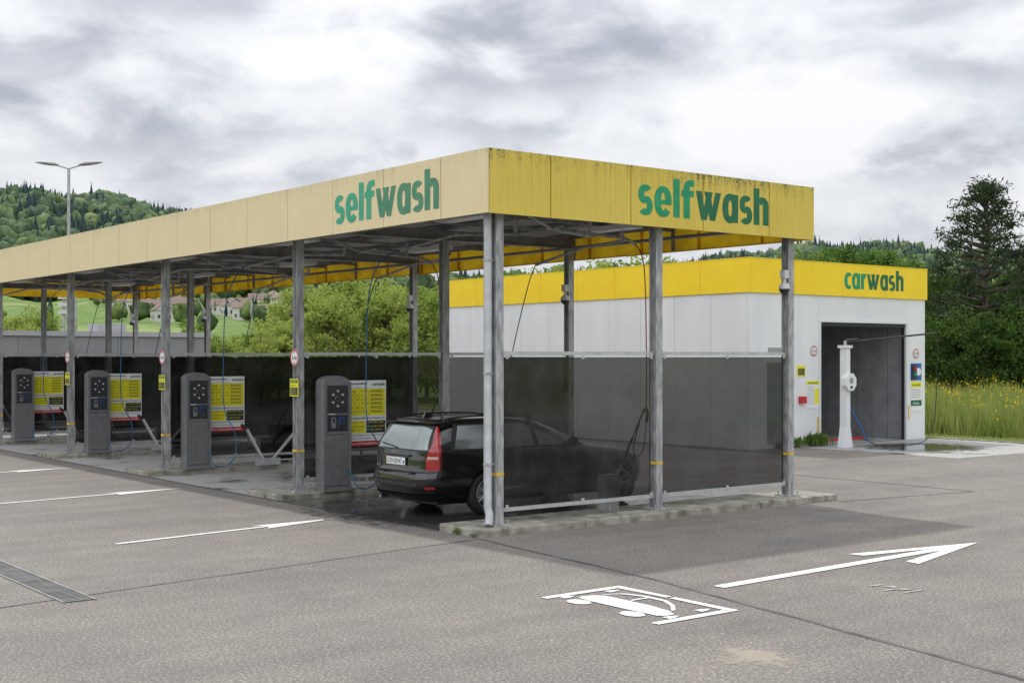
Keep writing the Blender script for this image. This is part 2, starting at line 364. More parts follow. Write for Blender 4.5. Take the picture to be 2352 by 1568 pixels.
def strip(mb,pts,w,k,z=.005,jit=.0):
    for a,b in zip(pts[:-1],pts[1:]):
        a=Vector((*a,z));b=Vector((*b,z)); n=max(1,int((b-a).length/.25)); d=(b-a).normalized(); q=Vector((-d.y,d.x,0))
        prev=None
        for i in range(n+1):
            p=a+(b-a)*i/n+q*random.uniform(-jit,jit); ww=w*random.uniform(.7,1.25)/2
            cur=(p-q*ww,p+q*ww)
            if prev: mb.quad([prev[0],cur[0],cur[1],prev[1]],k)
            prev=cur
g=MB()
strip(g,[(-.55,-.36),(-.9,-3.9),(-1.76,-8.63),(-2.9,-14)],.055,'tar',.004,.008)
strip(g,[(-.6,-.36),(-5.06,-1.0),(-7.5,-1.4)],.024,'tar',.005,.008)
strip(g,[(9.69,2.85),(9.71,-.92),(6.6,-.5)],.04,'tar',.004,.006)
strip(g,[(9.69,2.85),(9.6,5.0)],.03,'tar',.004,.006)
strip(g,[(-.52,.6),(-.52,27)],.03,'tar',.009,.004)
g.obj('tar_joint',fixn=False)
def patch(name,x0,y0,x1,y1,k,z):
    mb=MB(); mb.quad([(x0,y0,z),(x1,y0,z),(x1,y1,z),(x0,y1,z)],k); mb.obj(name,fixn=False)
patch('sand_spill',-3.2,-7.4,-2.35,-6.55,'sand',.006)
patch('wet_patch',-1.3,.3,2.2,5.0,'wet',.011)
patch('wet_patch',.8,.7,6.0,4.9,'wet',.0125)
patch('wet_patch',.8,6.6,4.6,10,'wet',.011)
patch('wet_patch',16.2,4.2,20.6,8.1,'wet',.009)

def flat(mb,poly,fn,z=.008,k='mark'):
    mb.quad([(*fn(p),z) for p in poly],k)
def arrow(name,a,b,head,w,sw,swept):
    a=Vector(a);b=Vector(b); L=(b-a).length; d=(b-a)/L; q=Vector((-d.y,d.x))
    fn=lambda p:tuple(a+d*p[0]+q*p[1])
    mb=MB()
    if swept:
        flat(mb,[(0,-sw/2),(L-head*.45,-sw/2),(L-head*.45,sw/2),(0,sw/2)],fn)
        flat(mb,[(L,0),(L-head,w/2),(L-head*.98,w/2-.19),(L-head*.45,sw/2)],fn)
        flat(mb,[(L,0),(L-head*.45,-sw/2),(L-head*.98,-w/2+.19),(L-head,-w/2)],fn)
        flat(mb,[(L,0),(L-head*.45,sw/2),(L-head*.45,-sw/2)],fn)
    else:
        flat(mb,[(0,-sw/2),(L-head,-sw/2),(L-head,sw/2),(0,sw/2)],fn)
        flat(mb,[(L-head,0-sw/2),(L-head*1.1,-w/2),(L,0),(L-head*1.1,w/2),(L-head,sw/2)],fn)
    mb.obj(name,fixn=False)
arrow('road_arrow_marking',(-.71,-4.66),(4.18,-4.5),2.05,.95,.15,True)
for i in range(5):
    arrow('road_arrow_marking',(-4.4,2.05+i*5.42),(-.9,2.6+i*5.42),1.25,.38,.085,False)
mb=MB(); fn=lambda p:(-2.5+p[1],-3.99-p[0]*.97)
def pr(poly): flat(mb,poly,fn)
pr([(0,.93),(.78,.95),(.78,1.03),(0,1.03)]); pr([(.83,.95),(1.68,.93),(1.68,1.03),(.83,1.03)])
pr([(0,0),(.10,.0),(.10,.92),(0,.92)]); pr([(1.58,0),(1.68,0),(1.68,.92),(1.58,.92)])
pr([(.22,.34),(.26,.27),(.50,.25),(1.05,.25),(1.38,.26),(1.44,.32),(1.44,.42),(1.30,.50),(.98,.55),(.34,.55),(.24,.46)])
for cx in (.42,1.18):
    pr([(cx+.14*math.cos(a),.14+.10*math.sin(a)) for a in [i*math.pi/8 for i in range(16)]])
arc=[(.28,.58),(.36,.76),(.60,.84),(.90,.83),(1.12,.72),(1.30,.56)]
for (x0,y0),(x1,y1) in zip(arc[:-1],arc[1:]):
    pr([(x0,y0+.02),(x1,y1+.02),(x1,y1-.035),(x0,y0-.035)])
pr([(.66,.58),(.70,.58),(.70,.80),(.66,.80)])
for cx,cy in ((.18,.76),(1.46,.76),(1.51,.3),(.15,.2)):
    pr([(cx-.05,cy-.05),(cx+.05,cy-.05),(cx+.045,cy+.03),(cx,cy+.12),(cx-.045,cy+.03)])
mb.obj('car_wash_pictogram_marking',fixn=False)
mb=MB()
for (x,y,l,w) in ((.55,-5.55,.16,.05),(.62,-5.68,.10,.09),(.42,-5.80,.22,.04),(.60,-5.86,.12,.06),(.50,-6.0,.3,.025)):
    mb.quad([(x,y,.008),(x+l,y-.03,.008),(x+l*.9,y-.03-w,.008),(x+.02,y-w,.008)],'markw')
mb.obj('worn_road_marking',fixn=False)
mb=MB(); mb.quad([(-6.24,-1.42,.004),(-5.96,-1.42,.004),(-5.96,14,.004),(-6.24,14,.004)],'gap')
y=-1.40
while y<14:
    mb.box(-6.22,y,.004,-5.98,y+.024,.012,'dsteel'); y+=.07
mb.box(-6.26,-1.44,.0,-6.235,14,.014,'dsteel'); mb.box(-5.965,-1.44,.0,-5.94,14,.014,'dsteel'); mb.obj('drain_grate',fixn=False)

# ------------------------------------------------------------------ canopy
can=empty('selfwash_canopy')
NB=5; YEND=NB*W+.4; X0,X1=-.42,6.12; Y0=-.35; ZB,ZT=4.20,5.04
posts=MB()
for k in range(NB+1):
    for j,x in enumerate((0,2.95,XB)):
        y=k*W
        posts.hbeam(x,y,.125,4.42)
        posts.box(x-.15,y-.14,.10,x+.15,y+.14,.125,'steel')
        for sx in (-.11,.11):
            for sy in (-.10,.10): posts.tube([(x+sx,y+sy,.125),(x+sx,y+sy,.175)],.014,'steel',6)
        posts.box(x-.069,y-.077,.76,x+.069,y-.0735,.80,'tape'); posts.box(x-.069,y-.077,.76,x-.0655,y+.077,.80,'tape')
posts.obj('posts',can)
dp=MB(); dp.tube([(-.16,-.02,4.4),(-.16,-.02,.35),(-.16,-.06,.25),(-.22,-.12,.12)],.055,'pipe',16)
for z in (.9,2.1,3.6): dp.tube([(-.16,-.02,z),(-.16,-.02,z+.03)],.063,'steel',16); dp.box(-.12,-.03,z,-.06,-.01,z+.03,'steel')
dp.tube([(-.16,-.02,4.1),(-.16,-.02,4.15)],.061,'pipe',16)
dp.obj('downpipe',can,smooth=True)
fs=MB(); bk=MB()
ys=[Y0]+[.69+1.44*i for i in range(0,40) if .69+1.44*i<YEND-.3]+[YEND]
for a,b in zip(ys[:-1],ys[1:]):
    o1=random.uniform(0,.004)
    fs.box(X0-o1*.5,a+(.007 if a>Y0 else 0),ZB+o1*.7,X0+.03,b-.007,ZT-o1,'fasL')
    fs.quad([(X1-.01,a+.004,ZB),(X1-.01,b-.004,ZB),(X1-.01,b-.004,ZT),(X1-.01,a+.004,ZT)],'yelin')
xs=[X0+.031,.65,2.12,3.58,5.05,X1]
for a,b in zip(xs[:-1],xs[1:]):
    fs.box(a+.009,Y0,ZB,b-.009 if b<X1 else b,Y0+.03,ZT,'fasR')
    fs.quad([(a+.006,YEND-.01,ZB),(b-.006,YEND-.01,ZB),(b-.006,YEND-.01,ZT),(a+.006,YEND-.01,ZT)],'yelin')
fs.obj('fascia_panels',can,fixn=False)
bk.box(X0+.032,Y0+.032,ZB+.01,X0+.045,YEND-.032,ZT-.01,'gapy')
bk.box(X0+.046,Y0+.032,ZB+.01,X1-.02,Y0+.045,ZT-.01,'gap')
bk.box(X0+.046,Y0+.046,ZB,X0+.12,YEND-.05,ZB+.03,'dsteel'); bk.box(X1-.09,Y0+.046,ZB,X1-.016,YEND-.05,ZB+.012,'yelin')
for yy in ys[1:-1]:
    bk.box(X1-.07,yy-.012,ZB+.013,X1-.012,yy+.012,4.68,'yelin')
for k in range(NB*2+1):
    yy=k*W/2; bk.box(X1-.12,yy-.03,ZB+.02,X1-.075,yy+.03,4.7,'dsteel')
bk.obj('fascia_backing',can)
rf=MB()
x=X0+.05; prof=[]
while x<X1-.05:
    prof+= [(x,4.70),(x+.10,4.70),(x+.13,4.74),(x+.21,4.74)]; x+=.24
prof=[p for p in prof if p[0]<X1-.05]
for a,b in zip(prof[:-1],prof[1:]):
    rf.quad([(a[0],Y0+.05,a[1]),(b[0],Y0+.05,b[1]),(b[0],YEND-.05,b[1]),(a[0],YEND-.05,a[1])],'deck')
rf.box(X0+.046,Y0+.046,4.80,X1-.046,YEND-.046,4.86,'deck')
rf.obj('roof_deck',can,fixn=False)
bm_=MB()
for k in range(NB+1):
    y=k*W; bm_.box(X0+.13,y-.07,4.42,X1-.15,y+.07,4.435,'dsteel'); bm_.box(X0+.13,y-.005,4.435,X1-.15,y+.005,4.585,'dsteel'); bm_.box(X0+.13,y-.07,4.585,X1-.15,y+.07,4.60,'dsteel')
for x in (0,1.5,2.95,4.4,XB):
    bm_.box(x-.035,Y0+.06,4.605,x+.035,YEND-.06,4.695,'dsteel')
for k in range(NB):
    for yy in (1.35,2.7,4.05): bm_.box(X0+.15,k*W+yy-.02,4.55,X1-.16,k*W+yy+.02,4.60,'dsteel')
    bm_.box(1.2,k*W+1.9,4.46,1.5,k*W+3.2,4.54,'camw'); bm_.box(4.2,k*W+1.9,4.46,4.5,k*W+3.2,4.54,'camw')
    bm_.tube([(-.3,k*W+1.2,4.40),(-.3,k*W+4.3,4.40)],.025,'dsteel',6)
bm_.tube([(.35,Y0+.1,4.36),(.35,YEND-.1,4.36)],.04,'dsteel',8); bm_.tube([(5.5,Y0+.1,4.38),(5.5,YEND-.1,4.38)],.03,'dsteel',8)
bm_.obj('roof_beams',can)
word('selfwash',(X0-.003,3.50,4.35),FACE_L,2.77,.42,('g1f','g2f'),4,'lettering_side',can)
word('selfwash',(2.26,Y0,4.36),FACE_R,2.77,.42,('g1','g2'),4,'lettering_end',can)

# glass partitions
for k in range(NB+1):
    e=empty('glass_partition',(0,k*W,0)); y=k*W
    fr=MB(); gl=MB()
    for a,b in ((.09,2.86),(3.04,5.81)):
        fr.box(a-.02,y-.025,2.36,b+.02,y+.025,2.41,'alu'); fr.box(a-.02,y-.025,.27,b+.02,y+.025,.32,'alu')
        for xx in (a+.04,(a+b)/2,b-.06): 
            fr.box(xx,y-.035,2.31,xx+.05,y-.026,2.37,'alu'); fr.box(xx,y-.035,.30,xx+.05,y-.026,.36,'alu')
        gl.quad([(a+.02,y,.325),(b-.02,y,.325),(b-.02,y,2.33),(a+.02,y,2.33)],'glass')
    fr.obj('rails',e); gl.obj('glass_pane',e,fixn=False)

# kiosk
def kiosk_at(y,x=.28):
    e=empty('wash_control_kiosk',(x,y,.1)); mb=MB()
    w=.50;d=.29;h=1.92
    poly=[(0,0),(w,0),(w,h-.12)]+[(w/2+w/2*math.cos(a),h-.12+.12*math.sin(a)) for a in [math.pi*i/10 for i in range(1,10)]]+[(0,h-.12)]
    mb.prism(poly,lambda p,t:(x+p[0],y+.03+t*(d-.03),.1+p[1]),'kiosk')
    mb.box(x-.015,y+.0,.1,x+.035,y+.10,1.92,'kiosk'); mb.box(x+w-.035,y+.0,.1,x+w+.015,y+.10,1.92,'kiosk')
    mb.box(x-.02,y-.02,.1,x+w+.02,y+d+.02,.17,'kiosk')
    mb.box(x+.045,y+.012,.20,x+w-.045,y+.029,1.02,'kiosk')
    for q in range(1,8): mb.box(x+.05+q*.05,y+.008,.25,x+.054+q*.05,y+.0115,.97,'kioskd')
    mb.box(x+.045,y+.010,1.05,x+w-.045,y+.029,1.90,'kiosk')
    mb.box(x+.06,y-.002,1.40,x+w-.06,y+.009,1.86,'kioskd')
    mb.box(x+.06,y-.002,1.10,x+w-.06,y+.009,1.37,'kioskd')
    cx=x+w/2; cz=1.64
    for i in range(6):
        a=math.pi/6+i*math.pi/3; px=cx+.105*math.cos(a); pz=cz+.125*math.sin(a)
        mb.disc((px,y-.003,pz),(0,-1,0),.030,.012,'chrome',14); mb.disc((px,y-.016,pz),(0,-1,0),.016,.004,'camw',12)
    mb.disc((cx,y-.003,cz),(0,-1,0),.05,.01,'chrome',16); mb.disc((cx,y-.014,cz),(0,-1,0),.04,.004,'kioskd',16)
    mb.box(cx-.12,y-.006,1.15,cx-.03,y-.003,1.33,'kiosk'); mb.box(cx+.02,y-.006,1.22,cx+.12,y-.003,1.33,'blue'); mb.box(cx+.03,y-.010,1.235,cx+.11,y-.0065,1.315,'kioskd')
    mb.box(cx-.1,y-.010,1.24,cx-.05,y-.0065,1.31,'chrome'); mb.box(cx+.02,y-.008,1.13,cx+.12,y-.003,1.19,'chrome')
    mb.box(x+.08,y-.006,1.375,x+.2,y-.003,1.392,'camw')
    mb.obj('housing',e,bevel=.006)
for k in range(1,NB+1): kiosk_at(k*W-.37)

# info board
def board():
    mb=MB(); w,h=.82,1.12
    mb.box(0,0,0,w,.012,h,'signw')
    F=-.002
    def r(x0,z0,x1,z1,k,d=.002): mb.quad([(x0,F-d,z0),(x1,F-d,z0),(x1,F-d,z1),(x0,F-d,z1)],k)
    r(0,0,w,.085,'red'); r(.02,.52,w-.02,.98,'signy'); r(.02,.22,.40,.43,'signy'); r(.42,.22,w-.02,.43,'kioskd')
    def t(s,x,z,hh,ww=None,m='black',b=0): text(s,(x,F-.005,z),FACE_R,ww,hh,(m,),None,b,merge=mb)
    t('Programm-Empfehlung',.02,1.04,.045,.42,b=.02); t('carwash',.54,1.03,.055,.25,'g2',.02)
    t('Vorwaschen',.20,.99,.016); t('Waschen',.36,.99,.016)
    rows=['1 Vorwaschen','2 Schaum','3 Bürste','4 Spülen','5 Wachs','6 Polieren']
    for i,s in enumerate(rows):
        z=.92-.07*i
        t(s,.03,z,.024,m='black',b=.01)
        for j in range(3):
            if (i+j)%3 or j==1: 
                x=.22+.09*j; mb.quad([(x,F-.005,z+.015),(x+.016,F-.005,z-.003),(x+.055,F-.005,z+.038),(x+.016,F-.005,z+.016)],'black')
        r(.50,z-.005,.77,z+.003,'black',.003); r(.50,z+.012,.74,z+.020,'black',.003); r(.50,z+.029,.76,z+.037,'black',.003)
    for j in range(4): r(.195+.09*j,.53,.199+.09*j,.97,'kioskd',.0025)
    t('Öffnungszeiten Selfwash und Staubsauger',.02,.455,.042,.78,b=.02)
    t('Sommer (April - Sept.)',.04,.385,.03,.34,b=.01); t('Mo - Sa  06.00 - 22.00',.06,.32,.026,.32,b=.01); t('So  08.00 - 21.00',.06,.26,.026,.25,b=.01)
    t('Winter (Okt. - März)',.44,.385,.03,.32,'signy',.01); t('Mo - Sa  06.00 - 21.00 Uhr',.44,.32,.026,.35,'signy',.01); t('So  08.00 - 18.00 Uhr',.44,.26,.026,.29,'signy',.01)
    t('Allgemeine Feiertage geschlossen gemäss kantonalen',.02,.17,.026,.78,b=.01); t('Vorschriften und Verordnungen',.02,.115,.026,.48,b=.01)
    t('Motor- und Chassiswäsche verboten',.08,.025,.038,.66,'signw',.015)
    return mb
b0=board().obj('information_board',fixn=False); b0.location=(.86,1*W-.055,.81)
for k in range(2,NB+1): inst(b0,'information_board',(.86,k*W-.055,.81))

def round_sign(c,facing,txt,r=.135,pole=None):
    e=empty('height_limit_sign',c); mb=MB(); n=Vector(facing)
    c=Vector(c); mb.disc(c,n,r,.006,'signw',32)
    t=Vector((0,0,1)); q=n.cross(t); N_=36; o=c+n*.008
    for i in range(N_):
        a=2*math.pi*i/N_;b=2*math.pi*(i+1)/N_
        P=lambda ang,rr:o+(q*math.cos(ang)+t*math.sin(ang))*rr
        mb.quad([P(a,r*.97),P(b,r*.97),P(b,r*.78),P(a,r*.78)],'red')
    R=FACE_L if facing[0]<0 else FACE_R
    right=R@Vector((1,0,0))
    text(txt,tuple(o-right*r*.58-Vector((0,0,r*.24))),R,r*1.16,r*.5,('black',),None,.03,merge=mb)
    for s_ in (1,-1):
        mb.quad([o+t*s_*r*.42,o+t*s_*r*.66-right*r*.16,o+t*s_*r*.66+right*r*.16],'black')
    mb.obj('plate',e,fixn=False)
for k in range(1,NB+1):
    round_sign((-.082,k*W-.02,2.32),(-1,0,0),'3.1m',.14)
    e=empty('warning_notice',(-.08,k*W,1.8)); mb=MB(); y=k*W
    mb.box(-.09,y-.15,1.68,-.08,y+.13,1.97,'signy'); mb.box(-.093,y-.135,1.70,-.0905,y+.115,1.83,'kioskd'); mb.box(-.093,y-.135,1.90,-.0905,y+.115,1.955,'g2')
    text('ACHTUNG',(-.095,y+.10,1.91),FACE_L,.2,.035,('signy',),merge=mb)
    for q in range(3): text('Höhe max. 3.1 m',(-.095,y+.10,1.80-q*.04),FACE_L,.19,.024,('signy',),merge=mb)
    text('Parkhöhe beachten',(-.095,y+.10,1.85),FACE_L,.2,.028,('black',),merge=mb)
    mb.obj('plate',e,fixn=False)

def dome(c):
    e=empty('surveillance_camera',c); x,y,z=c; mb=MB()
    mb.box(x-.05,y-.05,z+.17,x+.05,y+.05,z+.30,'camw'); mb.tube([(x,y,z+.17),(x,y,z+.08)],.03,'camw',12)
    mb.box(x,y-.02,z+.2,x+.09,y+.02,z+.25,'steel')
    for prof,kk in (([(.0,.10),(.06,.09),(.085,.05),(.09,.0)],'camw'),([(.09,0),(.08,-.035),(.055,-.07),(.0,-.09)],'kioskd')):
        for (r0,z0),(r1,z1) in zip(prof[:-1],prof[1:]):
            for i in range(18):
                a=2*math.pi*i/18;b=2*math.pi*(i+1)/18
                mb.quad([(x+r0*math.cos(a),y+r0*math.sin(a),z+z0),(x+r0*math.cos(b),y+r0*math.sin(b),z+z0),(x+r1*math.cos(b),y+r1*math.sin(b),z+z1),(x+r1*math.cos(a),y+r1*math.sin(a),z+z1)],kk)
    mb.obj('housing',e,smooth=True)
for k in range(NB+1): dome((XB-.14,k*W-.05,3.42))

def bez(pts,n=10):
    out=[]; P=[Vector(p) for p in pts]; P=[P[0]]+P+[P[-1]]
    for i in range(1,len(P)-2):
        for j in range(n):
            t=j/n; a,b,c,d=P[i-1],P[i],P[i+1],P[i+2]
            out.append(.5*((2*b)+(c-a)*t+(2*a-5*b+4*c-d)*t*t+(3*b-a-3*c+d)*t**3))
    out.append(P[-2]); return out
for k in range(NB):
    y=k*W; e=empty('wash_boom',(3,y+2.7,4.5)); mb=MB()
    dx=random.uniform(-.15,.15)
    mb.tube([(2.6,y+2.9,4.58),(2.6,y+2.9,4.30)],.03,'steel',8); mb.tube([(2.6,y+2.9,4.33),(1.9,y+3.6,4.33),(1.45+dx,y+4.6,4.12)],.026,'steel',8)
    mb.tube([(3.6,y+2.2,4.58),(3.6,y+2.2,4.28)],.03,'steel',8); mb.tube([(3.6,y+2.2,4.30),(2.2,y+1.6,4.30),(3.0,y+.75,4.14),(3.1,y+.6,4.05)],.026,'steel',8)
    mb.tube([(4.6,y+2.5,4.58),(4.6,y+2.5,4.28)],.03,'steel',8); mb.tube([(4.6,y+2.5,4.30),(4.9,y+3.8,4.30),(4.4,y+4.6,4.0)],.026,'steel',8)
    mb.tube([(1.2,y+.9,4.40),(1.8,y+1.0,4.22),(2.5,y+1.6,4.36)],.024,'steel',8)
    mb.obj('arms',e,smooth=True)
    h=MB()
    h.tube(bez([(1.45+dx,y+4.6,4.12),(1.2,y+4.75,3.95),(1.02,y+4.85,3.4),(.98,y+4.88,2.2),(1.0,y+4.88,1.3),(1.22,y+4.85,.8),(1.2,y+4.8,.35),(.95,y+4.72,.16),(.72,y+4.75,.20),(.70,y+4.95,.45)]),.010,'bluehose',6)
    h.tube(bez([(3.1,y+.6,4.05),(3.14,y+.45,3.7),(3.12,y+.38,2.6),(3.1,y+.36,1.5),(3.05,y+.36,1.0),(2.9,y+.34,.85),(2.82,y+.34,1.0),(2.95,y+.35,1.35)]),.010,'redhose',6)
    h.tube(bez([(4.4,y+4.6,4.0),(4.3,y+4.7,3.6),(4.1,y+4.9,2.4),(4.0,y+4.95,1.5),(3.9,y+4.95,.8)]),.010,'greenhose',6)
    h.obj('hoses',e,smooth=True)
    e=empty('lance_holder',(2.5,y+.35,.1)); l=MB()
    l.box(2.2,y+.25,.1,2.45,y+.45,.62,'steel'); l.tube([(2.58,y+.35,.72),(2.8,y+.35,1.12)],.02,'black',8); l.tube([(2.8,y+.35,1.12),(3.02,y+.35,1.5)],.012,'black',8)
    l.tube(bez([(3.02,y+.35,1.5),(3.08,y+.35,1.56),(3.12,y+.35,1.5),(3.1,y+.35,1.35)]),.018,'black',8); l.tube([(2.35,y+.35,.35),(2.6,y+.35,.75)],.03,'steel',8)
    l.obj('lance_and_stand',e)
for k in range(1,NB+1):
    y=k*W-.28; e=empty('mat_clamp_stand',(2,y,.1)); l=MB()
    l.box(1.85,y-.08,.1,2.35,y+.08,.24,'alu'); l.tube([(2.0,y,.2),(1.62,y,.85)],.035,'alu',8); l.tube([(2.2,y,.2),(2.75,y,.78)],.035,'alu',8)
    l.tube([(1.62,y,.85),(1.5,y,.95)],.03,'black',8); l.tube([(2.75,y,.78),(2.95,y,.80)],.03,'black',8)
    l.tube([(1.0,y+.1,.30),(4.6,y+.1,.30)],.022,'alu',8); l.tube([(1.0,y+.1,.18),(4.6,y+.1,.18)],.022,'alu',8)
    for xx in (1.2,2.9,4.4): l.box(xx,y+.08,.1,xx+.03,y+.12,.3,'alu')
    l.obj('frame',e)
    e=empty('waste_bin',(2.7,y,.1)); l=MB(); yy=k*W+.35
    l.prism([(-.17,0),(.17,0),(.22,.75),(-.22,.75)],lambda p,t:(2.75+p[0],yy-.18+t*.36,.1+p[1]),'black'); l.box(2.51,yy-.2,.85,2.99,yy+.2,.9,'black'); l.obj('bin',e)
# ------------------------------------------------------------------ carwash building
cb=empty('carwash_building'); BX0,BX1,BY0,BY1=14.2,21.6,8.2,21.3; ZF,ZR=3.94,4.80
w=MB()
n=10; L=(BY1-BY0)/n
for i in range(n):
    w.box(BX0,BY0+i*L+.006+(0.06 if i==0 else 0),.0,BX0+.06,BY0+(i+1)*L-.006,ZF,'white')
n2=8; L2=(BY1-BY0)/n2
for i in range(n2):
    w.box(BX0-.05,BY0+i*L2+.005-(0.055 if i==0 else 0),ZF,BX0-.01,BY0+(i+1)*L2-.005,ZR,'yel')
GX0,GX1,GZ=16.96,20.69,3.24
for a,b in ((BX0,15.6),(15.612,GX0-.06)): w.box(a,BY0,0,b,BY0+.06,ZF,'white')
w.box(GX1+.06,BY0,0,BX1,BY0+.06,ZF,'white'); w.box(GX0-.052,BY0,GZ+.06,GX1+.052,BY0+.06,ZF,'white')
xs=[BX0-.009,15.9,17.8,19.7,BX1+.05]
for a,b in zip(xs[:-1],xs[1:]): w.box(a+.005,BY0-.05,ZF,b-.005,BY0-.01,ZR,'yel')
w.box(BX1-.06,BY0+.061,0,BX1,BY1,ZF,'white'); w.box(BX1+.01,BY0-.009,ZF,BX1+.05,BY1,ZR,'yel'); 
w.box(BX0+.061,BY1-.06,0,16.9,BY1,ZF,'white'); w.box(20.75,BY1-.06,0,BX1-.061,BY1,ZF,'white'); w.box(16.9,BY1-.06,3.2,20.75,BY1,ZF,'white')
w.obj('walls',cb)
w=MB()
w.box(BX0+.065,BY0+.5,.01,BX0+.09,BY1-.1,ZF-.02,'jointw')
w.box(BX0-.008,BY0+.0,ZF+.01,BX0+.02,BY1-.02,ZR-.02,'gapy'); w.box(BX0+.02,BY0-.008,ZF+.01,BX1,BY0+.02,ZR-.02,'gapy')
w.box(BX0+.03,BY0+.03,4.5,BX1,BY1-.02,4.56,'roofw')
w.box(BX0-.06,BY0-.06,ZR,BX1+.06,BY0-.005,ZR+.02,'yel'); w.box(BX0-.06,BY0-.004,ZR,BX0-.005,BY1,ZR+.02,'yel')
w.obj('joints_and_roof',cb)
w=MB()
w.box(GX0-.058,BY0-.03,0,GX0,BY0+.12,GZ+.058,'wframe'); w.box(GX1,BY0-.03,0,GX1+.058,BY0+.12,GZ+.058,'wframe'); w.box(GX0,BY0-.03,GZ,GX1,BY0+.12,GZ+.058,'wframe')
w.box(GX0+.005,BY0+.02,GZ-.10,GX1-.005,BY0+.10,GZ-.005,'black'); w.box(GX0+.004,BY0+.03,0,GX0+.05,BY0+.1,GZ-.1,'black'); w.box(GX1-.05,BY0+.03,0,GX1-.004,BY0+.1,GZ-.1,'black')
w.obj('gate_frame',cb)
w=MB()
for i in range(24): 
    y=BY0+.13+i*.53
    w.box(GX0-.10,y,.01,GX0-.04,y+.51,3.3,'gate_int'); w.box(GX1+.06,y,.01,GX1+.12,y+.51,3.3,'gate_int')
for i in range(9): w.box(GX0-.04+i*.42,BY1-.4,0,GX0+.37+i*.42,BY1-.35,3.3,'gate_int')
w.box(GX0-.1,BY0+.13,3.3,GX1+.12,BY1-.3,3.36,'gate_int')
w.quad([(GX0-.05,BY0+.05,.008),(GX1+.05,BY0+.05,.008),(GX1+.05,BY1-.3,.008),(GX0-.05,BY1-.3,.008)],'bayd')
w.box(GX0+.1,BY0+.9,.01,GX0+.14,BY1-3,.10,'red'); w.box(GX0+1.2,BY0+.8,.01,GX0+2.9,BY0+.84,.08,'red')
for xx in (17.5,20.2):
    w.tube([(xx,15,.3),(xx,15,2.6)],.38,'blue',20)
w.box(17.0,14.8,2.6,20.6,15.2,3.1,'door')
w.obj('wash_tunnel',cb)
w=MB()
w.box(14.87,BY0-.014,.12,15.46,BY0-.002,2.17,'door'); w.box(14.83,BY0-.02,2.175,15.50,BY0-.002,2.22,'wframe')
w.box(14.9,BY0-.012,2.42,15.4,BY0-.002,2.56,'door')
w.box(16.02,BY0-.012,1.82,16.34,BY0-.002,2.10,'signy'); w.box(16.05,BY0-.016,1.85,16.31,BY0-.013,2.03,'kioskd')
for q in range(3): text('Höhe max. 2.1 m',(16.07,BY0-.019,1.99-q*.055),FACE_R,.2,.03,('signy',),merge=w)
w.box(16.38,BY0-.012,.98,16.90,BY0-.002,1.70,'signw'); w.box(16.38,BY0-.016,1.60,16.90,BY0-.0125,1.70,'signy'); w.box(16.72,BY0-.016,1.1,16.88,BY0-.0125,1.5,'signy')
text('carwash',(16.44,BY0-.019,1.62),FACE_R,.4,.06,('g2',),None,.02,merge=w)
for q in range(9): text('Programm mit Wachs und Glanz',(16.41,BY0-.019,1.53-q*.055),FACE_R,.28,.026,('black',),merge=w)
w.box(16.08,BY0-.10,1.12,16.30,BY0-.002,1.30,'red')
w.box(16.83,BY0-.012,.35,16.88,BY0-.002,.75,'tape'); w.box(20.80,BY0-.012,.55,20.85,BY0-.002,.95,'tape')
w.box(20.92,BY0-.012,1.66,21.42,BY0-.002,2.14,'blue'); w.box(20.95,BY0-.07,1.70,21.12,BY0-.013,2.10,'kioskd'); w.disc((21.035,BY0-.072,2.0),(0,-1,0),.055,.02,'red',16); w.disc((21.035,BY0-.072,1.83),(0,-1,0),.055,.02,'g1',16); w.disc((21.28,BY0-.013,1.9),(0,-1,0),.11,.01,'signw',20)
w.box(20.92,BY0-.012,.78,21.42,BY0-.002,1.62,'signw'); w.box(20.92,BY0-.016,1.46,21.42,BY0-.0125,1.62,'signy'); w.box(20.92,BY0-.016,.94,21.42,BY0-.0125,1.10,'g2')
text('carwash',(20.98,BY0-.019,1.50),FACE_R,.38,.07,('g2',),None,.02,merge=w)
for q in range(4): text('Bitte Motor abstellen und warten',(20.95,BY0-.019,1.38-q*.07),FACE_R,.42,.03,('black',),merge=w)
text('Danke',(21.02,BY0-.019,.98),FACE_R,.28,.07,('signw',),None,.01,merge=w)
w.obj('door_and_notices',cb)
word('carwash',(17.9,BY0-.05,4.15),FACE_R,2.62,.42,('g1','g2'),3,'lettering',cb)
round_sign((16.68,BY0-.008,2.48),(0,-1,0),'2.1m',.14); round_sign((21.16,BY0-.008,2.42),(0,-1,0),'2.1m',.14)

e=empty('prewash_column',(16.83,7.3,0)); mb=MB(); x,y=16.83,7.3
mb.prism([(-.24,0),(.24,0),(.11,.55),(.10,2.55),(-.10,2.55),(-.11,.55)],lambda p,t:(x+p[0]*.8,y-.10+t*.2,p[1]),'wframe')
mb.prism([(.22*math.cos(math.pi/8+i*math.pi/4),1.68+.24*math.sin(math.pi/8+i*math.pi/4)) for i in range(8)],lambda p,t:(x+p[0],y-.2+t*.18,p[1]),'wframe')
mb.disc((x,y-.203,1.72),(0,-1,0),.08,.008,'door',16); mb.box(x-.05,y-.21,1.52,x+.05,y-.203,1.58,'kioskd')
mb.box(x-.14,y-.13,2.55,x+.14,y+.13,2.62,'wframe')
mb.tube([(x,y,2.62),(x,y,2.74)],.04,'steel',10); mb.tube([(x,y,2.70),(x+2,y,2.84),(x+4.0,y,2.98)],.026,'black',8)
mb.tube([(x-.02,y,2.74),(x+.5,y,2.78)],.035,'black',8)
mb.obj('column',e,bevel=.01)
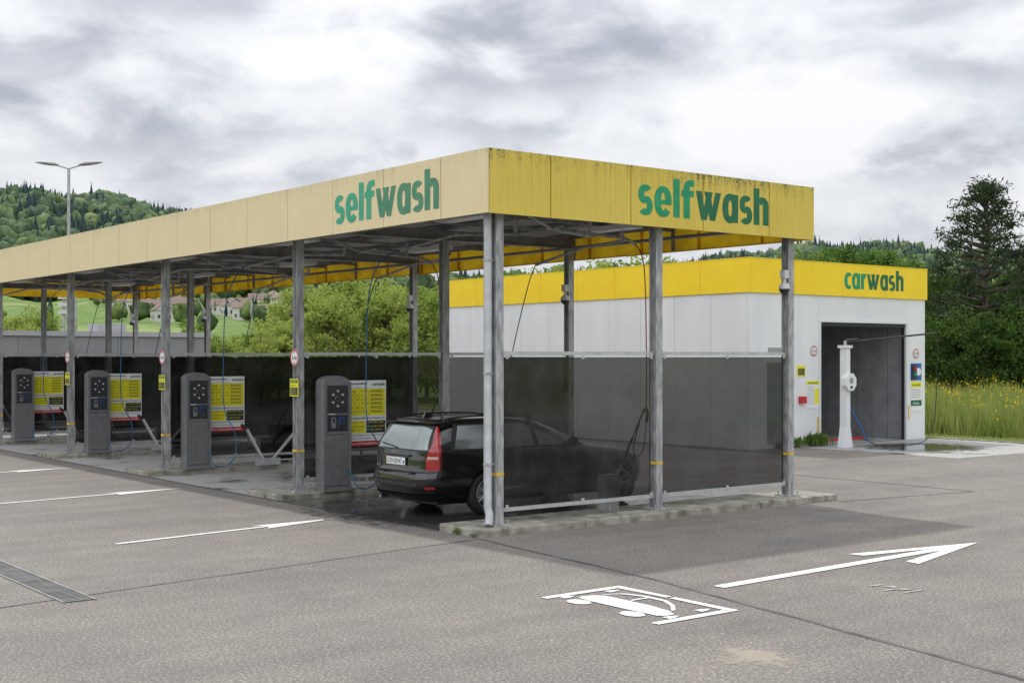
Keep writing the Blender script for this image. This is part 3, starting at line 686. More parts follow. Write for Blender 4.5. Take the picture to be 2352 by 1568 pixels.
h=MB(); h.tube(bez([(x+4.0,y,2.98),(x+4.05,y,2.6),(x+4.0,y,1.4),(x+3.7,y-.1,.5),(x+3.0,y-.3,.06),(x+1.8,y-.5,.03),(x+.9,y-.3,.05),(x+.3,y-.05,.4)]),.012,'black',6)
h.tube([(x+.12,y-.1,1.0),(x+.55,y-.3,.15)],.016,'blue',6); h.obj('hose',e,smooth=True)

lb=empty('storage_building'); mb=MB()
for i in range(14): mb.box(-14+i*1.8,33,-.1,-12.21+i*1.8,33.1,3.05,'lowb')
mb.box(-14,33.11,-.1,11.19,40,3.0,'lowb'); mb.box(-14.1,32.92,3.06,11.3,40.1,3.24,'roofw'); mb.box(7.2,34,3.25,8.3,35,3.55,'roofw'); mb.obj('walls_and_roof',lb)

def lamp(x,y,H,s,name='street_lamp',heads=True):
    e=empty(name,(x,y,0)); mb=MB()
    mb.tube([(x,y,0),(x,y,H-.25)],.11,'steel',12,r1=.06); mb.tube([(x,y,0),(x,y,1.2)],.13,'steel',12)
    if heads:
        for d in (-1,1):
            dx,dy=RX*d,RY*d
            mb.tube([(x,y,H-.28),(x+dx*.45,y+dy*.45,H-.14),(x+dx*.6,y+dy*.6,H-.10)],.035,'steel',8)
            secs=[(.45,.06,.05),(.6,.15,.10),(.9,.19,.13),(1.2,.16,.10),(1.48,.05,.03)]; vs=[];fs=[]
            for (l,wd,ht) in secs:
                for i in range(10):
                    a=2*math.pi*i/10; px=l; q=wd*math.cos(a); zz=H-.12+(l-.45)*.12+ht*math.sin(a)*(1 if math.sin(a)>0 else .45)
                    vs.append((x+dx*px-dy*q*d,y+dy*px+dx*q*d,zz))
            for a in range(len(secs)-1):
                for i in range(10): fs.append((a*10+i,a*10+(i+1)%10,a*10+10+(i+1)%10,a*10+10+i))
            fs.append(tuple(range(10))); fs.append(tuple(40+i for i in range(10)))
            mb.add(vs,fs,'dsteel')
    mb.obj('mast',e,smooth=True)
lamp(*V(-19.75,58),10.95,1)
lamp(*V(-16.0,80),6.0,1,'flag_mast',False)
lamp(*V(-26.8,80),7.2,1,'flag_mast',False)
xx,yy=V(-24.1,70); e=empty('floodlight_mast',(xx,yy,0)); mb=MB(); mb.tube([(xx,yy,0),(xx,yy,6)],.09,'steel',8)
for i in range(4): mb.box(xx-.25,yy-.2,4.6+i*.4,xx+.25,yy+.2,4.8+i*.4,'camw')
mb.obj('mast',e)

# ------------------------------------------------------------------ car
CXO,CYO=-.06,2.47
car=empty('parked_car',(CXO,CYO,0))
Z=np.array([.19,.24,.32,.45,.56,.63,.665,.72,.80,.87,.92,.955,.985,1.05,1.15,1.25,1.33,1.375,1.405,1.425,1.44])
XR=np.array([.42,.16,.05,.0,.0,.015,.070,.085,.09,.10,.11,.115,.12,.145,.185,.24,.29,.325,.38,.52,.82])
XF=np.array([4.05,4.40,4.50,4.54,4.53,4.51,4.49,4.46,4.34,4.05,3.65,3.38,3.26,3.07,2.83,2.58,2.36,2.18,2.0,1.80,1.5])
HW=np.array([.72,.80,.855,.878,.885,.885,.886,.885,.882,.876,.868,.858,.845,.815,.775,.732,.695,.66,.60,.50,.28])
NN=np.array([5,5,5,5,5,5,5.2,5.4,5.5,5.5,5.6,5.8,6,6.2,6.2,6.0,5.6,5.0,4.2,3.4,2.8])
def prm(z): return tuple(float(np.interp(z,Z,a)) for a in (XR,XF,HW,NN))
def ysurf(x,z):
    xr,xf,hw,n=prm(z); t=abs(2*(x-xr)/(xf-xr)-1); t=min(t,.9999); return hw*(1-t**n)**(1/n)
def xrear(y,z):
    xr,xf,hw,n=prm(z); u=min(abs(y)/hw,.9999); return xr+(xf-xr)/2*(1-(1-u**n)**(1/n))
def xfront(y,z):
    xr,xf,hw,n=prm(z); u=min(abs(y)/hw,.9999); return xf-(xf-xr)/2*(1-(1-u**n)**(1/n))
def cp(phi,z,off=0):
    xr,xf,hw,n=prm(z); a=(xf-xr)/2; cx=(xf+xr)/2; c=math.cos(phi); s=math.sin(phi)
    return (CXO+cx-(a+off)*math.copysign(abs(c)**(2/n),c), CYO-(hw+off)*math.copysign(abs(s)**(2/n),s), z)
paint=mat('black_car_paint',(.003,.003,.004),.10,0,bump=.02,bscale=170,coat=1.0,nscale=110,col2=(.05,.05,.052),lo=.68,hi=.74,detail=2)
M['paint']=paint
def carglass(name,c,metal,rough):
    m=mat(name,c,rough,metal,bump=.04,bscale=150,spec=.8,coat=.8); return m
M['carglass']=carglass('car_glass',(.12,.14,.135),.5,.08)
M['rearglass']=carglass('wet_rear_glass',(.22,.26,.25),.55,.14)
M['trim']=mat('car_trim',(.010,.010,.011),.45)
M['tail']=mat('tail_light_red',(.33,.006,.010),.12,coat=1,nscale=20,col2=(.45,.012,.015))
M['tailw']=mat('tail_light_clear',(.60,.45,.42),.12,coat=1)
M['rim']=mat('alloy_rim',(.60,.60,.62),.28,.7)
body=MB(); NPH=96; vs=[];fs=[]
phs=[2*math.pi*i/NPH for i in range(NPH)]
for z in Z:
    for p in phs: vs.append(cp(p,float(z)))
for a in range(len(Z)-1):
    for i in range(NPH): fs.append((a*NPH+i,a*NPH+(i+1)%NPH,(a+1)*NPH+(i+1)%NPH,(a+1)*NPH+i))
fs.append(tuple(range(NPH))); fs.append(tuple((len(Z)-1)*NPH+i for i in range(NPH)))
body.add(vs,fs,'paint'); bo=body.obj('body',car,smooth=True,ang=50)
RAX,FAX=1.14,3.80
cut=MB()
for ax in (RAX,FAX):
    for s in (-1,1):
        cut.tube([(CXO+ax,CYO+s*.62,.33),(CXO+ax,CYO+s*1.1,.33)],.36,'trim',40)
co=cut.obj('cutter')
bmod=bo.modifiers.new('arches','BOOLEAN'); bmod.operation='DIFFERENCE'; bmod.object=co; bmod.solver='EXACT'
bpy.context.view_layer.update(); dg=bpy.context.evaluated_depsgraph_get()
nm=bpy.data.meshes.new_from_object(bo.evaluated_get(dg)); bo.modifiers.clear()
if len(nm.polygons)>500: bo.data=nm
if len(bo.data.materials)==0: bo.data.materials.append(paint)
if len(bo.data.materials)<2: bo.data.materials.append(M['trim'])
bpy.data.objects.remove(co)
bo.data.polygons.foreach_set('use_smooth',[True]*len(bo.data.polygons)); bo.data.set_sharp_from_angle(angle=math.radians(40))
d=MB()
def gridpatch(fn,nu,nv,k):
    vs=[fn(i/nu,j/nv) for j in range(nv+1) for i in range(nu+1)]
    d.add(vs,[(j*(nu+1)+i,j*(nu+1)+i+1,(j+1)*(nu+1)+i+1,(j+1)*(nu+1)+i) for j in range(nv) for i in range(nu)],k)
OFF=.006
def side(x0b,x0t,x1b,x1t,zb,zt,k,off=OFF,nu=10,nv=6,both=True):
    for s in ((-1,1) if both else (-1,)):
        def f(u,v):
            z=zb+(zt-zb)*v; xa=x0b+(x0t-x0b)*v; xb=x1b+(x1t-x1b)*v; x=xa+(xb-xa)*u
            return (CXO+x,CYO+s*(ysurf(x,z)+off),z)
        gridpatch(f,nu,nv,k)
side(.46,.62,3.04,2.34,.965,1.345,'trim',.005,24,8)
side(.54,.69,1.20,1.15,.99,1.325,'carglass',.010,12,8); side(1.27,1.22,2.04,2.0,.99,1.33,'carglass',.010,12,8); side(2.12,2.08,2.94,2.38,.99,1.325,'carglass',.010,12,8)
def f(u,v):
    z=.985+.345*v; y=(-.67+1.34*u)*(1-.12*v); return (CXO+xrear(y,z)-.012,CYO+y,z)
def f2(u,v):
    z=.965+.385*v; y=(-.70+1.40*u)*(1-.115*v); return (CXO+xrear(y,z)-.006,CYO+y,z)
gridpatch(f2,20,8,'trim'); gridpatch(f,20,8,'rearglass')
def f(u,v):
    z=1.0+.34*v; y=(-.68+1.36*u)*(1-.15*v); return (CXO+xfront(y,z)+.008,CYO+y,z)
gridpatch(f,16,8,'carglass')
# tail lights: wide at the shoulder, narrowing up the pillar, wrapping the corner
def angs(z,ya,xb_):
    xr,xf,hw,n=prm(z); a0=math.asin(ya**(n/2)); t=max(.05,1-2*(xb_-xr)/(xf-xr)); return a0,max(a0+.04,math.acos(min(.999,t**(n/2))))
for s in (1,-1):
    def f(u,v):
        z=.69+.63*v; q=min(1,max(0,(v-.30)/.30))
        a0,a1=angs(z,.74+.12*q,.34+.02*q+.12*max(0,v-.6)); return cp(s*(a0+(a1-a0)*u),z,.012)
    gridpatch(f,14,18,'tail')
    def f(u,v):
        z=.85+.04*v; a0,a1=angs(z,.76,.31); return cp(s*(a0+(a1-a0)*u),z,.017)
    gridpatch(f,10,2,'tailw')
def band(z0,z1,p0,p1,k,off,n=40):
    gridpatch(lambda u,v:cp(math.radians(p0+(p1-p0)*u),z0+(z1-z0)*v,off),n,2,k)
band(.50,.54,-58,58,'trim',.012); band(.655,.672,-50,50,'trim',.006); band(.27,.33,-50,50,'trim',.01)
side(1.55,1.55,2.35,2.35,.50,.545,'trim',.012); side(2.42,2.42,3.3,3.3,.50,.545,'trim',.012)
side(2.065,2.04,2.075,2.05,.24,.985,'trim',.003,1,8); side(1.215,1.25,1.225,1.26,.70,.985,'trim',.003,1,8); side(3.0,3.02,3.01,3.03,.24,.96,'trim',.003,1,8)
for x in (1.34,2.17):
    for s in (-1,1):
        yy=CYO+s*(ysurf(x,.86)+.018); d.tube([(CXO+x,yy,.86),(CXO+x+.18,yy,.865)],.014,'paint',8)
def xrp(y,z,off): return CXO+xrear(y,z)-off
d.box(xrp(0,.87,.03),CYO-.34,.875,xrp(0,.87,-.05),CYO+.34,.905,'paint')
px=xrp(.25,.80,.022)
d.box(px,CYO-.26,.745,px+.03,CYO+.26,.862,'trim'); d.box(px-.004,CYO-.25,.75,px-.001,CYO+.25,.858,'signw')
text('ZH·320147',(px-.006,CYO+.17,.768),FACE_L,.33,.072,('black',),None,.01,merge=d)
d.box(px-.007,CYO+.19,.775,px-.0045,CYO+.235,.835,'red'); d.box(px-.009,CYO+.205,.785,px-.0075,CYO+.22,.825,'signw'); d.box(px-.0105,CYO+.195,.80,px-.0092,CYO+.23,.812,'signw')
d.quad([(px-.007,CYO-.185,.775),(px-.007,CYO-.235,.775),(px-.007,CYO-.235,.835)],'blue'); 
text('VELMO',(xrp(0,.93,.012),CYO+.16,.925),FACE_L,.26,.03,('chrome',),None,.01,merge=d)
text('V5',(xrp(.5,.74,.016),CYO+.56,.70),FACE_L,.10,.03,('chrome',),None,.01,merge=d)
sp=[(-.62+1.24*i/16) for i in range(17)]
vs=[];fs=[]
for y in sp:
    e_=.05*(abs(y)/.62)**2
    x0=.22+e_; vs+=[(CXO+x0,CYO+y,1.38-.02*(abs(y)/.62)**3),(CXO+x0+.32,CYO+y,1.418-.04*(abs(y)/.62)**3),(CXO+x0+.18,CYO+y,1.345),(CXO+x0+.01,CYO+y,1.362-.02*(abs(y)/.62)**3)]
for i in range(16):
    for j in range(4): fs.append((i*4+j,i*4+(j+1)%4,i*4+4+(j+1)%4,i*4+4+j))
fs+= [(0,1,2,3),(64,65,66,67)]
d.add(vs,fs,'paint')
for s in (-1,1):
    P=bez([(CXO+.50,CYO+s*.61,1.375),(CXO+.60,CYO+s*.61,1.43),(CXO+1.2,CYO+s*.61,1.455),(CXO+1.9,CYO+s*.595,1.44),(CXO+2.2,CYO+s*.58,1.38)],6); d.tube(P,.014,'trim',8)
    for x in (.60,1.4,2.1): d.box(CXO+x-.03,CYO+s*.605-.012,1.35,CXO+x+.03,CYO+s*.605+.012,1.435,'trim')
d.prism([(0,0),(.20,0),(.14,.05),(.04,.07)],lambda p,t:(CXO+.55+p[0],CYO-.015+.03*t,1.42+p[1]),'paint')
d.tube([(xrp(0,1.0,.03),CYO+.02,1.0),(xrp(.15,1.03,.03),CYO+.25,1.03),(xrp(.4,1.05,.025),CYO+.45,1.05)],.010,'trim',6)
for s in (-1,1):
    d.tube([(CXO+2.72,CYO+s*.86,1.0),(CXO+2.70,CYO+s*.98,1.03)],.07,'paint',10,r1=.085)
d.tube([(CXO+.08,CYO+.45,.24),(CXO+.3,CYO+.45,.24)],.03,'chrome',12)
for s in (1,-1): gridpatch(lambda u,v:cp(s*math.radians(30+12*u),.42+.035*v,.008),5,1,'tail')
for s in (1,-1): gridpatch(lambda u,v:cp(s*math.radians(180-(24+22*u)),.66+.11*v,.008),8,3,'tailw')
band(.45,.62,170,190,'trim',.008)
d.box(CXO+.4,CYO-.6,.17,CXO+4.1,CYO+.6,.35,'trim')
d.obj('trim_glass_lights',car,smooth=True,ang=30,fixn=False)
def wheel(x,y,s):
    mb=MB(); c=Vector((x,y,.318)); n=48
    prof=[(.215,-.09),(.24,-.105),(.285,-.11),(.308,-.095),(.318,-.06),(.318,.06),(.308,.095),(.285,.11),(.24,.105),(.215,.09)]
    vs=[];fs=[]
    for i in range(n):
        a=2*math.pi*i/n
        for r,w_ in prof: vs.append(c+Vector((r*math.cos(a),s*w_,r*math.sin(a))))
    m_=len(prof)
    for i in range(n):
        for j in range(m_-1): fs.append((i*m_+j,((i+1)%n)*m_+j,((i+1)%n)*m_+j+1,i*m_+j+1))
    mb.add(vs,fs,'rubber')
    rp=[(.218,.095),(.208,.098),(.200,.07),(.195,-.08)]; vs=[];fs=[]
    for i in range(n):
        a=2*math.pi*i/n
        for r,w_ in rp: vs.append(c+Vector((r*math.cos(a),s*w_,r*math.sin(a))))
    for i in range(n):
        for j in range(3): fs.append((i*4+j,((i+1)%n)*4+j,((i+1)%n)*4+j+1,i*4+j+1))
    mb.add(vs,fs,'rim')
    mb.disc(c+Vector((0,-s*.02,0)),(0,s,0),.195,.004,'trim',32); mb.disc(c+Vector((0,-s*.01,0)),(0,s,0),.14,.006,'door',32)
    for i in range(7):
        for da in (-.13,.13):
            a=2*math.pi*i/7; p0=c+Vector((.045*math.cos(a),s*.075,.045*math.sin(a))); p1=c+Vector((.203*math.cos(a+da),s*.082,.203*math.sin(a+da)))
            mb.tube([p0,p1],.012,'rim',6,r1=.010)
    mb.disc(c+Vector((0,s*.05,0)),(0,s,0),.055,.035,'rim',20)
    mb.obj('wheel',car,smooth=True,ang=40)
for ax in (RAX,FAX):
    for s in (-1,1): wheel(CXO+ax,CYO+s*.765,s)

# ------------------------------------------------------------------ terrain
AZ=[-180,-60,-30,-21.5,-18,-16,-14,-11,-8,-4,0,4,7,10,13,16,18,22,40,60,180]
RZ=[50,90,114,118,118,115,107,86,60,48,48,56,63,72,79,81,73,64,70,50,50]
def hz(az,r):
    ridge=np.interp(az,AZ,RZ); ff=30.0
    t=np.clip((r-150)/500,0,1); fz=ff*t**1.3
    t2=np.clip((r-650)/470,0,1); s=t2*t2*(3-2*t2)
    z=fz+(ridge-ff)*s
    t3=np.clip((r-1120)/2500,0,1); z=z*(1-.5*t3)
    wob=np.sin(az*1.7+r*.011)*2.2+np.sin(az*.61-r*.023)*1.6
    z=z+wob*np.clip((r-300)/500,0,1)
    return np.where(r<150,-.03,z-.03)
azs=np.concatenate([np.arange(-180,-32,4),np.arange(-32,32,.5),np.arange(32,180,4)])
rs=np.array([2,20,60,100,150,180,220,270,320,380,440,500,560,620,680,740,800,860,920,980,1040,1080,1120,1160,1250,1400,1800,2500,3600])
A,Rr=np.meshgrid(azs,rs); Zt=hz(A,Rr)
xc=Rr*np.sin(np.radians(A)); yc=Rr*np.cos(np.radians(A))
TX=CAM[0]+xc*RX+yc*FX; TY=CAM[1]+xc*RY+yc*FY
tv=np.stack([TX.ravel(),TY.ravel(),Zt.ravel()],1); na=len(azs); fa=[]
for i in range(len(rs)-1):
    for j in range(na): fa.append((i*na+j,(i+1)*na+j,(i+1)*na+(j+1)%na,i*na+(j+1)%na))
def terrmat():
    m=bpy.data.materials.new('meadow_and_fields'); N,L=nt(m); b=N['Principled BSDF']; b.inputs['Roughness'].default_value=1; setin(b,'Specular IOR Level',.1)
    g=N.new('ShaderNodeNewGeometry')
    v=N.new('ShaderNodeTexVoronoi'); v.inputs['Scale'].default_value=.009; L.new(g.outputs['Position'],v.inputs['Vector'])
    r=N.new('ShaderNodeValToRGB'); e=r.color_ramp.elements; e[0].color=(.13,.20,.06,1); e[1].color=(.25,.29,.12,1); q=e.new(.5); q.color=(.17,.25,.08,1)
    sp=N.new('ShaderNodeSeparateXYZ'); L.new(v.outputs['Color'],sp.inputs[0]); L.new(sp.outputs[0],r.inputs[0])
    n=N.new('ShaderNodeTexNoise'); n.inputs['Scale'].default_value=.2; n.inputs['Detail'].default_value=6; L.new(g.outputs['Position'],n.inputs['Vector'])
    r2=N.new('ShaderNodeValToRGB'); r2.color_ramp.elements[0].position=.3; r2.color_ramp.elements[0].color=(.65,.65,.65,1); r2.color_ramp.elements[1].position=.7; r2.color_ramp.elements[1].color=(1.15,1.15,1.1,1); L.new(n.outputs['Fac'],r2.inputs[0])
    x=N.new('ShaderNodeMixRGB'); x.blend_type='MULTIPLY'; x.inputs[0].default_value=1; L.new(r.outputs[0],x.inputs[1]); L.new(r2.outputs[0],x.inputs[2]); L.new(x.outputs[0],b.inputs['Base Color']); return m
TM=terrmat()
nparr('terrain_hills',tv,fa,[TM],smooth=True)
g=MB(); g.quad([(21.93,-60,.01),(80,-60,.01),(80,90,.01),(21.93,90,.01)],TM); g.obj('meadow_ground',fixn=False)

bmi=bmesh.new(); bmesh.ops.create_icosphere(bmi,subdivisions=2,radius=1); iv=np.array([v.co[:] for v in bmi.verts],np.float32); iff=np.array([[v.index for v in f.verts] for f in bmi.faces],np.int32); bmi.free()
def forest(name,n,azr,rr,hmin,hmax,seed,conif=.35,density=None):
    r_=np.random.default_rng(seed); V_=[];F_=[];C_=[]; k=0
    az=r_.uniform(*azr,n); rad=np.sqrt(r_.uniform(rr[0]**2,rr[1]**2,n)); zz=hz(az,rad)
    for i in range(n):
        if density is not None and not density(az[i],rad[i],r_): continue
        H=r_.uniform(hmin,hmax); cp_=conif+.3*math.sin(az[i]*.9+rad[i]*.013); con=r_.random()<cp_
        vv=iv.copy(); vv+=r_.normal(0,.16,vv.shape)
        if con:
            t=np.clip((vv[:,2]+1)/2,0,1); vv[:,0]*=(1.15-t*1.05); vv[:,1]*=(1.15-t*1.05); w_=H*.22; vv=vv*np.array([w_,w_,H*.66]); col=np.array([.024,.045,.026])*r_.uniform(.7,1.3)
        else:
            w_=H*r_.uniform(.30,.42); vv=vv*np.array([w_,w_,H*.42]); c0=np.array([.05,.085,.025]); c1=np.array([.15,.20,.05]); col=c0+(c1-c0)*r_.random()**1.3
        xc=rad[i]*math.sin(math.radians(az[i])); yc=rad[i]*math.cos(math.radians(az[i])); x,y=V(xc,yc)
        vv+=np.array([x,y,zz[i]+H*.5]); V_.append(vv); F_.append(iff+k*42)
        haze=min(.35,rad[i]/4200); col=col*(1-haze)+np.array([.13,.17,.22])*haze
        cc=np.ones((42,4),np.float32); jit=r_.uniform(.6,1.4,(42,1)); cc[:,:3]=col*jit; C_.append(cc); k+=1
    o=nparr(name,np.concatenate(V_),np.concatenate(F_),[FM])
    at=o.data.color_attributes.new('Col','FLOAT_COLOR','POINT'); at.data.foreach_set('color',np.concatenate(C_).ravel())
    return o
FM=bpy.data.materials.new('forest_foliage'); N,L=nt(FM); b=N['Principled BSDF']; b.inputs['Roughness'].default_value=1; setin(b,'Specular IOR Level',0)
a=N.new('ShaderNodeVertexColor'); a.layer_name='Col'; L.new(a.outputs[0],b.inputs['Base Color'])
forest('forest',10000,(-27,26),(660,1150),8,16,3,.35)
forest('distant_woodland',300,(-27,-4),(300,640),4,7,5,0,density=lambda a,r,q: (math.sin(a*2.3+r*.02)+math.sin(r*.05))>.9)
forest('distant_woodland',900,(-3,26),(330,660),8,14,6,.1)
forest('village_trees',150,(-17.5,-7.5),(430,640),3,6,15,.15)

def house(x,y,z,w,l,h,rot,wall='hwall',roof='hroof'):
    e=empty('village_house',(x,y,z)); R=Matrix.Translation((x,y,z-1))@Matrix.Rotation(rot,4,'Z'); mb=MB()
    mb.box(-w/2,-l/2,0,w/2,l/2,h+1,wall,R)
    o=.5; H=h+1; rh=w*.38
    vs=[(-w/2-o,-l/2-o,H-.2),(w/2+o,-l/2-o,H-.2),(0,-l/2-o,H+rh),(-w/2-o,l/2+o,H-.2),(w/2+o,l/2+o,H-.2),(0,l/2+o,H+rh)]
    mb.add([R@Vector(p) for p in vs],[(0,2,5,3),(1,4,5,2),(0,3,4,1)],roof)
    mb.add([R@Vector(p) for p in [(-w/2,-l/2,H),(w/2,-l/2,H),(0,-l/2,H+rh-.3)]],[(0,1,2)],wall)
    for zz in (2,4.2):
        if zz>h: continue
        for xx in (-w*.28,w*.28): mb.box(xx-.4,-l/2-.03,zz,xx+.4,-l/2-.01,zz+1.1,'hwin',R)
        for yy in (-l*.3,0,l*.3): mb.box(-w/2-.03,yy-.4,zz,-w/2-.01,yy+.4,zz+1.1,'hwin',R)
    mb.obj('walls_and_roof',e,fixn=False)
hr=random.Random(4)
for u in [262,292,312,330,352,372,398,418,440,505,520,533,548,562,578,595,612,628,645,705,722,738,752,766]:
    az=math.degrees(math.atan((u-1176)/2990)); r=hr.uniform(400,600)
    z=float(hz(np.array(az),np.array(r))); x,y=V(r*math.sin(math.radians(az)),r*math.cos(math.radians(az)))
    house(x,y,z,hr.uniform(4.5,6.5),hr.uniform(5.5,8),hr.uniform(2.8,4.6),hr.uniform(-.5,1.2))
x,y=V(-60,280); e=empty('industrial_hall',(x,y,0)); mb=MB(); R=Matrix.Translation((x,y,1))@Matrix.Rotation(-YAW,4,'Z'); mb.box(-6,0,-2,5,8,4,'blue',R); mb.box(-6.1,-.1,4,5.1,8.1,4.7,'signw',R); mb.obj('hall',e)
az=-15; r=420; x,y=V(r*math.sin(math.radians(az)),r*math.cos(math.radians(az))); z=float(hz(np.array(az),np.array(r)))
e=empty('tower_crane',(x,y,z)); mb=MB(); top=2.35+(817-680)/2990*r
mb.box(x-.4,y-.4,z,x+.4,y+.4,top+2,'orange'); mb.box(-13,-.35,0,14,.35,.6,'orange',Matrix.Translation((x,y,top))@Matrix.Rotation(-YAW,4,'Z')); mb.obj('crane',e)

# ------------------------------------------------------------------ trees
def tree_mesh(name,H,R,lo,ncl,nl,leaf,seed,lm,pine=False,twig=True):
    r_=np.random.default_rng(seed); mb=MB(); 
    bend=[Vector((0,0,0))]; 
    for i in range(1,7): bend.append(Vector((r_.normal(0,.04*H*.2),r_.normal(0,.04*H*.2),H*.94*i/6)))
    mb.tube(bend,H*.022,'bark',8,r1=H*.004)
    cl=[]
    for i in range(ncl):
        if pine:
            t=i/(ncl-1); z=lo+(H-lo)*t; rad=R*(1-t)**.5*(.6+.4*min(1,t*4+.35)) if t<.97 else .05*R
            a=i*2.4+r_.uniform(-.5,.5); q=rad*math.sqrt(r_.uniform(.15,1)); cl.append((q*math.cos(a),q*math.sin(a),z+r_.normal(0,.015*H)+q*.15))
        else:
            while True:
                p=r_.uniform(-1,1,3); l=np.linalg.norm(p)
                if .4<l<1: break
            f=1+.25*math.sin(3*math.atan2(p[1],p[0])+seed)
            z=(lo+H)/2+p[2]*(H-lo)/2*.92; cl.append((p[0]*R*f*.85,p[1]*R*f*.85,z))
    cl=np.array(cl)
    for c in cl[:: (1 if pine else 2)]:
        z0=max(.15*H,c[2]-(.05 if pine else .25)*H); z0=min(z0,.9*H)
        mb.tube([(0,0,z0),(c[0]*.5,c[1]*.5,z0+(c[2]-z0)*.4),tuple(c)],H*.006,'bark',5,r1=H*.0015)
    nb_v=np.array(mb.v); 
    n=ncl*nl; idx=np.repeat(np.arange(ncl),nl); sg=R*(.19 if not pine else .135)*r_.uniform(.55,1.35,ncl)[idx]
    off=r_.normal(0,1,(n,3)); off/= (np.linalg.norm(off,axis=1,keepdims=True)+1e-6); off*= (r_.random((n,1))**.5)
    off*=sg[:,None]*1.5*np.array([1,1,.75 if not pine else .5])
    C=cl[idx]+off
    a=r_.normal(0,1,(n,3)); a/=np.linalg.norm(a,axis=1,keepdims=True); b=np.cross(a,r_.normal(0,1,(n,3))); b/=np.linalg.norm(b,axis=1,keepdims=True)
    sz=leaf*r_.uniform(.55,1.3,(n,1)); a*=sz; b*=sz*(.6 if not pine else .28)
    lv=np.stack([C-a,C+b*.9-a*.2,C+a,C-b*.9+a*.1],1).reshape(-1,3)
    lf=np.arange(n*4).reshape(-1,4)
    bf=[f for f in mb.f if len(f)==4]
    allv=np.concatenate([nb_v,lv]); allf=np.concatenate([np.array(bf),lf+len(nb_v)]); mi=[0]*len(bf)+[1]*n
    return nparr(name,allv,allf,[M['bark'],M[lm]],mi,link=False)
def put(name,me,x,y,z=0,s=1,rot=None):
    o=bpy.data.objects.new(name,me); o.location=(x,y,z); o.rotation_euler=(0,0,random.uniform(0,6.28) if rot is None else rot); o.scale=(s,s,s); COL.objects.link(o); return o
tA=[tree_mesh('spring_tree_mesh',7,2.7,.6,75,110,.135,s,'leafy') for s in (1,2,3)]
tM=[tree_mesh('mid_tree_mesh',8.5,3.0,1.0,75,110,.155,s,'leafm') for s in (4,5)]
tD=[tree_mesh('dark_tree_mesh',8,3.2,.4,85,120,.155,s,'leafd') for s in (6,7)]
for (u,d_,vt,kind) in [(455,76,765,0),(490,66,770,0),(525,66,775,0),(560,70,762,0),(600,62,755,0),(640,66,735,0),(668,70,668,0),(715,72,648,0),(755,64,672,0),(800,68,640,0),(850,74,634,0),(890,66,654,0),(935,72,650,0),(980,64,665,0),(1020,70,655,0),(1060,76,640,1),(1110,70,632,1),(30,75,722,0),(85,80,712,0),(-40,78,710,0),(420,90,735,0),(1180,82,624,1),(1250,80,606,0),(1300,84,612,1),(1375,80,600,0),(1420,85,605,1),(1490,80,588,0),(1545,84,592,0),(1600,82,602,1),(1660,84,605,1)]:
    H=2.35+(817-vt)/2990*d_; me=(tA if kind==0 else tM)[random.randrange(2 if kind else 3)]; base=7 if kind==0 else 8.5
    put('deciduous_tree',me,*V((u-1176)/2990*d_,d_),0,H/base*1.02)
for (u,d_,vt) in [(1760,90,600),(1840,80,580),(1890,82,564),(1940,80,562),(1990,84,568),(2030,80,577),(2080,82,596)]:
    H=2.35+(817-vt)/2990*d_; put('deciduous_tree',tM[random.randrange(2)],*V((u-1176)/2990*d_,d_),0,H/8.5)
for (u,d_,vt) in [(2140,66,650),(2170,60,700),(2215,64,660),(2260,58,710),(2300,63,650),(2345,60,670),(2400,64,630),(2460,62,640),(2130,72,605),(2200,74,620),(2290,76,610),(2370,74,610)]:
    H=2.35+(817-vt)/2990*d_; put('broadleaf_tree',tD[random.randrange(2)],*V((u-1176)/2990*d_,d_),0,H/8)
pm=tree_mesh('pine_mesh',11,3.3,3.0,130,75,.15,11,'needle',True)
x,y=V((2262-1176)/2990*62,62); o=put('pine_tree',pm,x,y,0,(2.35+(817-422)/2990*62)/11,0)
x,y=V((2385-1176)/2990*66,66); put('pine_tree',pm,x,y,0,.75,2)

def grass(name,n,zone,hmin,hmax,wid,m,seed,fan=(.26,.50),xm=23.0):
    r_=np.random.default_rng(seed)
    yc=np.sqrt(r_.uniform(zone[0]**2,zone[1]**2,n)); xc=yc*r_.uniform(*fan,n)
    X=CAM[0]+xc*RX+yc*FX; Y=CAM[1]+xc*RY+yc*FY; ok=(X>xm); X=X[ok];Y=Y[ok]; n=len(X)
    cl=np.sin(X*1.3+np.sin(Y*.9)*2)*.5+.5
    h=r_.uniform(hmin,hmax,n)*(.7+.5*cl); an=r_.uniform(0,6.28,n); w_=wid*r_.uniform(.6,1.4,n); le=r_.normal(0,.18,(n,2))*h[:,None]
    b0=np.stack([X-w_*np.cos(an),Y-w_*np.sin(an),np.zeros(n)],1); b1=np.stack([X+w_*np.cos(an),Y+w_*np.sin(an),np.zeros(n)],1); t=np.stack([X+le[:,0],Y+le[:,1],h],1)
    v=np.stack([b0,b1,t],1).reshape(-1,3); return nparr(name,v,np.arange(n*3).reshape(-1,3),[m]),t
_,tips=grass('meadow_grass',75000,(36,84),.5,1.25,.026,M['blade'],1)
grass('mown_grass_verge',12000,(33,42),.04,.12,.02,M['blade'],9,(.26,.50),21.95)
r_=np.random.default_rng(5); dens_=.5+.5*np.sin(tips[:,0]*.8+1.5*np.sin(tips[:,1]*.5)); sel=tips[r_.random(len(tips))<.20*dens_]; n=len(sel); sel=sel+np.array([0,0,.04])
a=r_.normal(0,1,(n,3)); a/=np.linalg.norm(a,axis=1,keepdims=True); b=np.cross(a,r_.normal(0,1,(n,3))); b/=np.linalg.norm(b,axis=1,keepdims=True); a*=.03;b*=.03
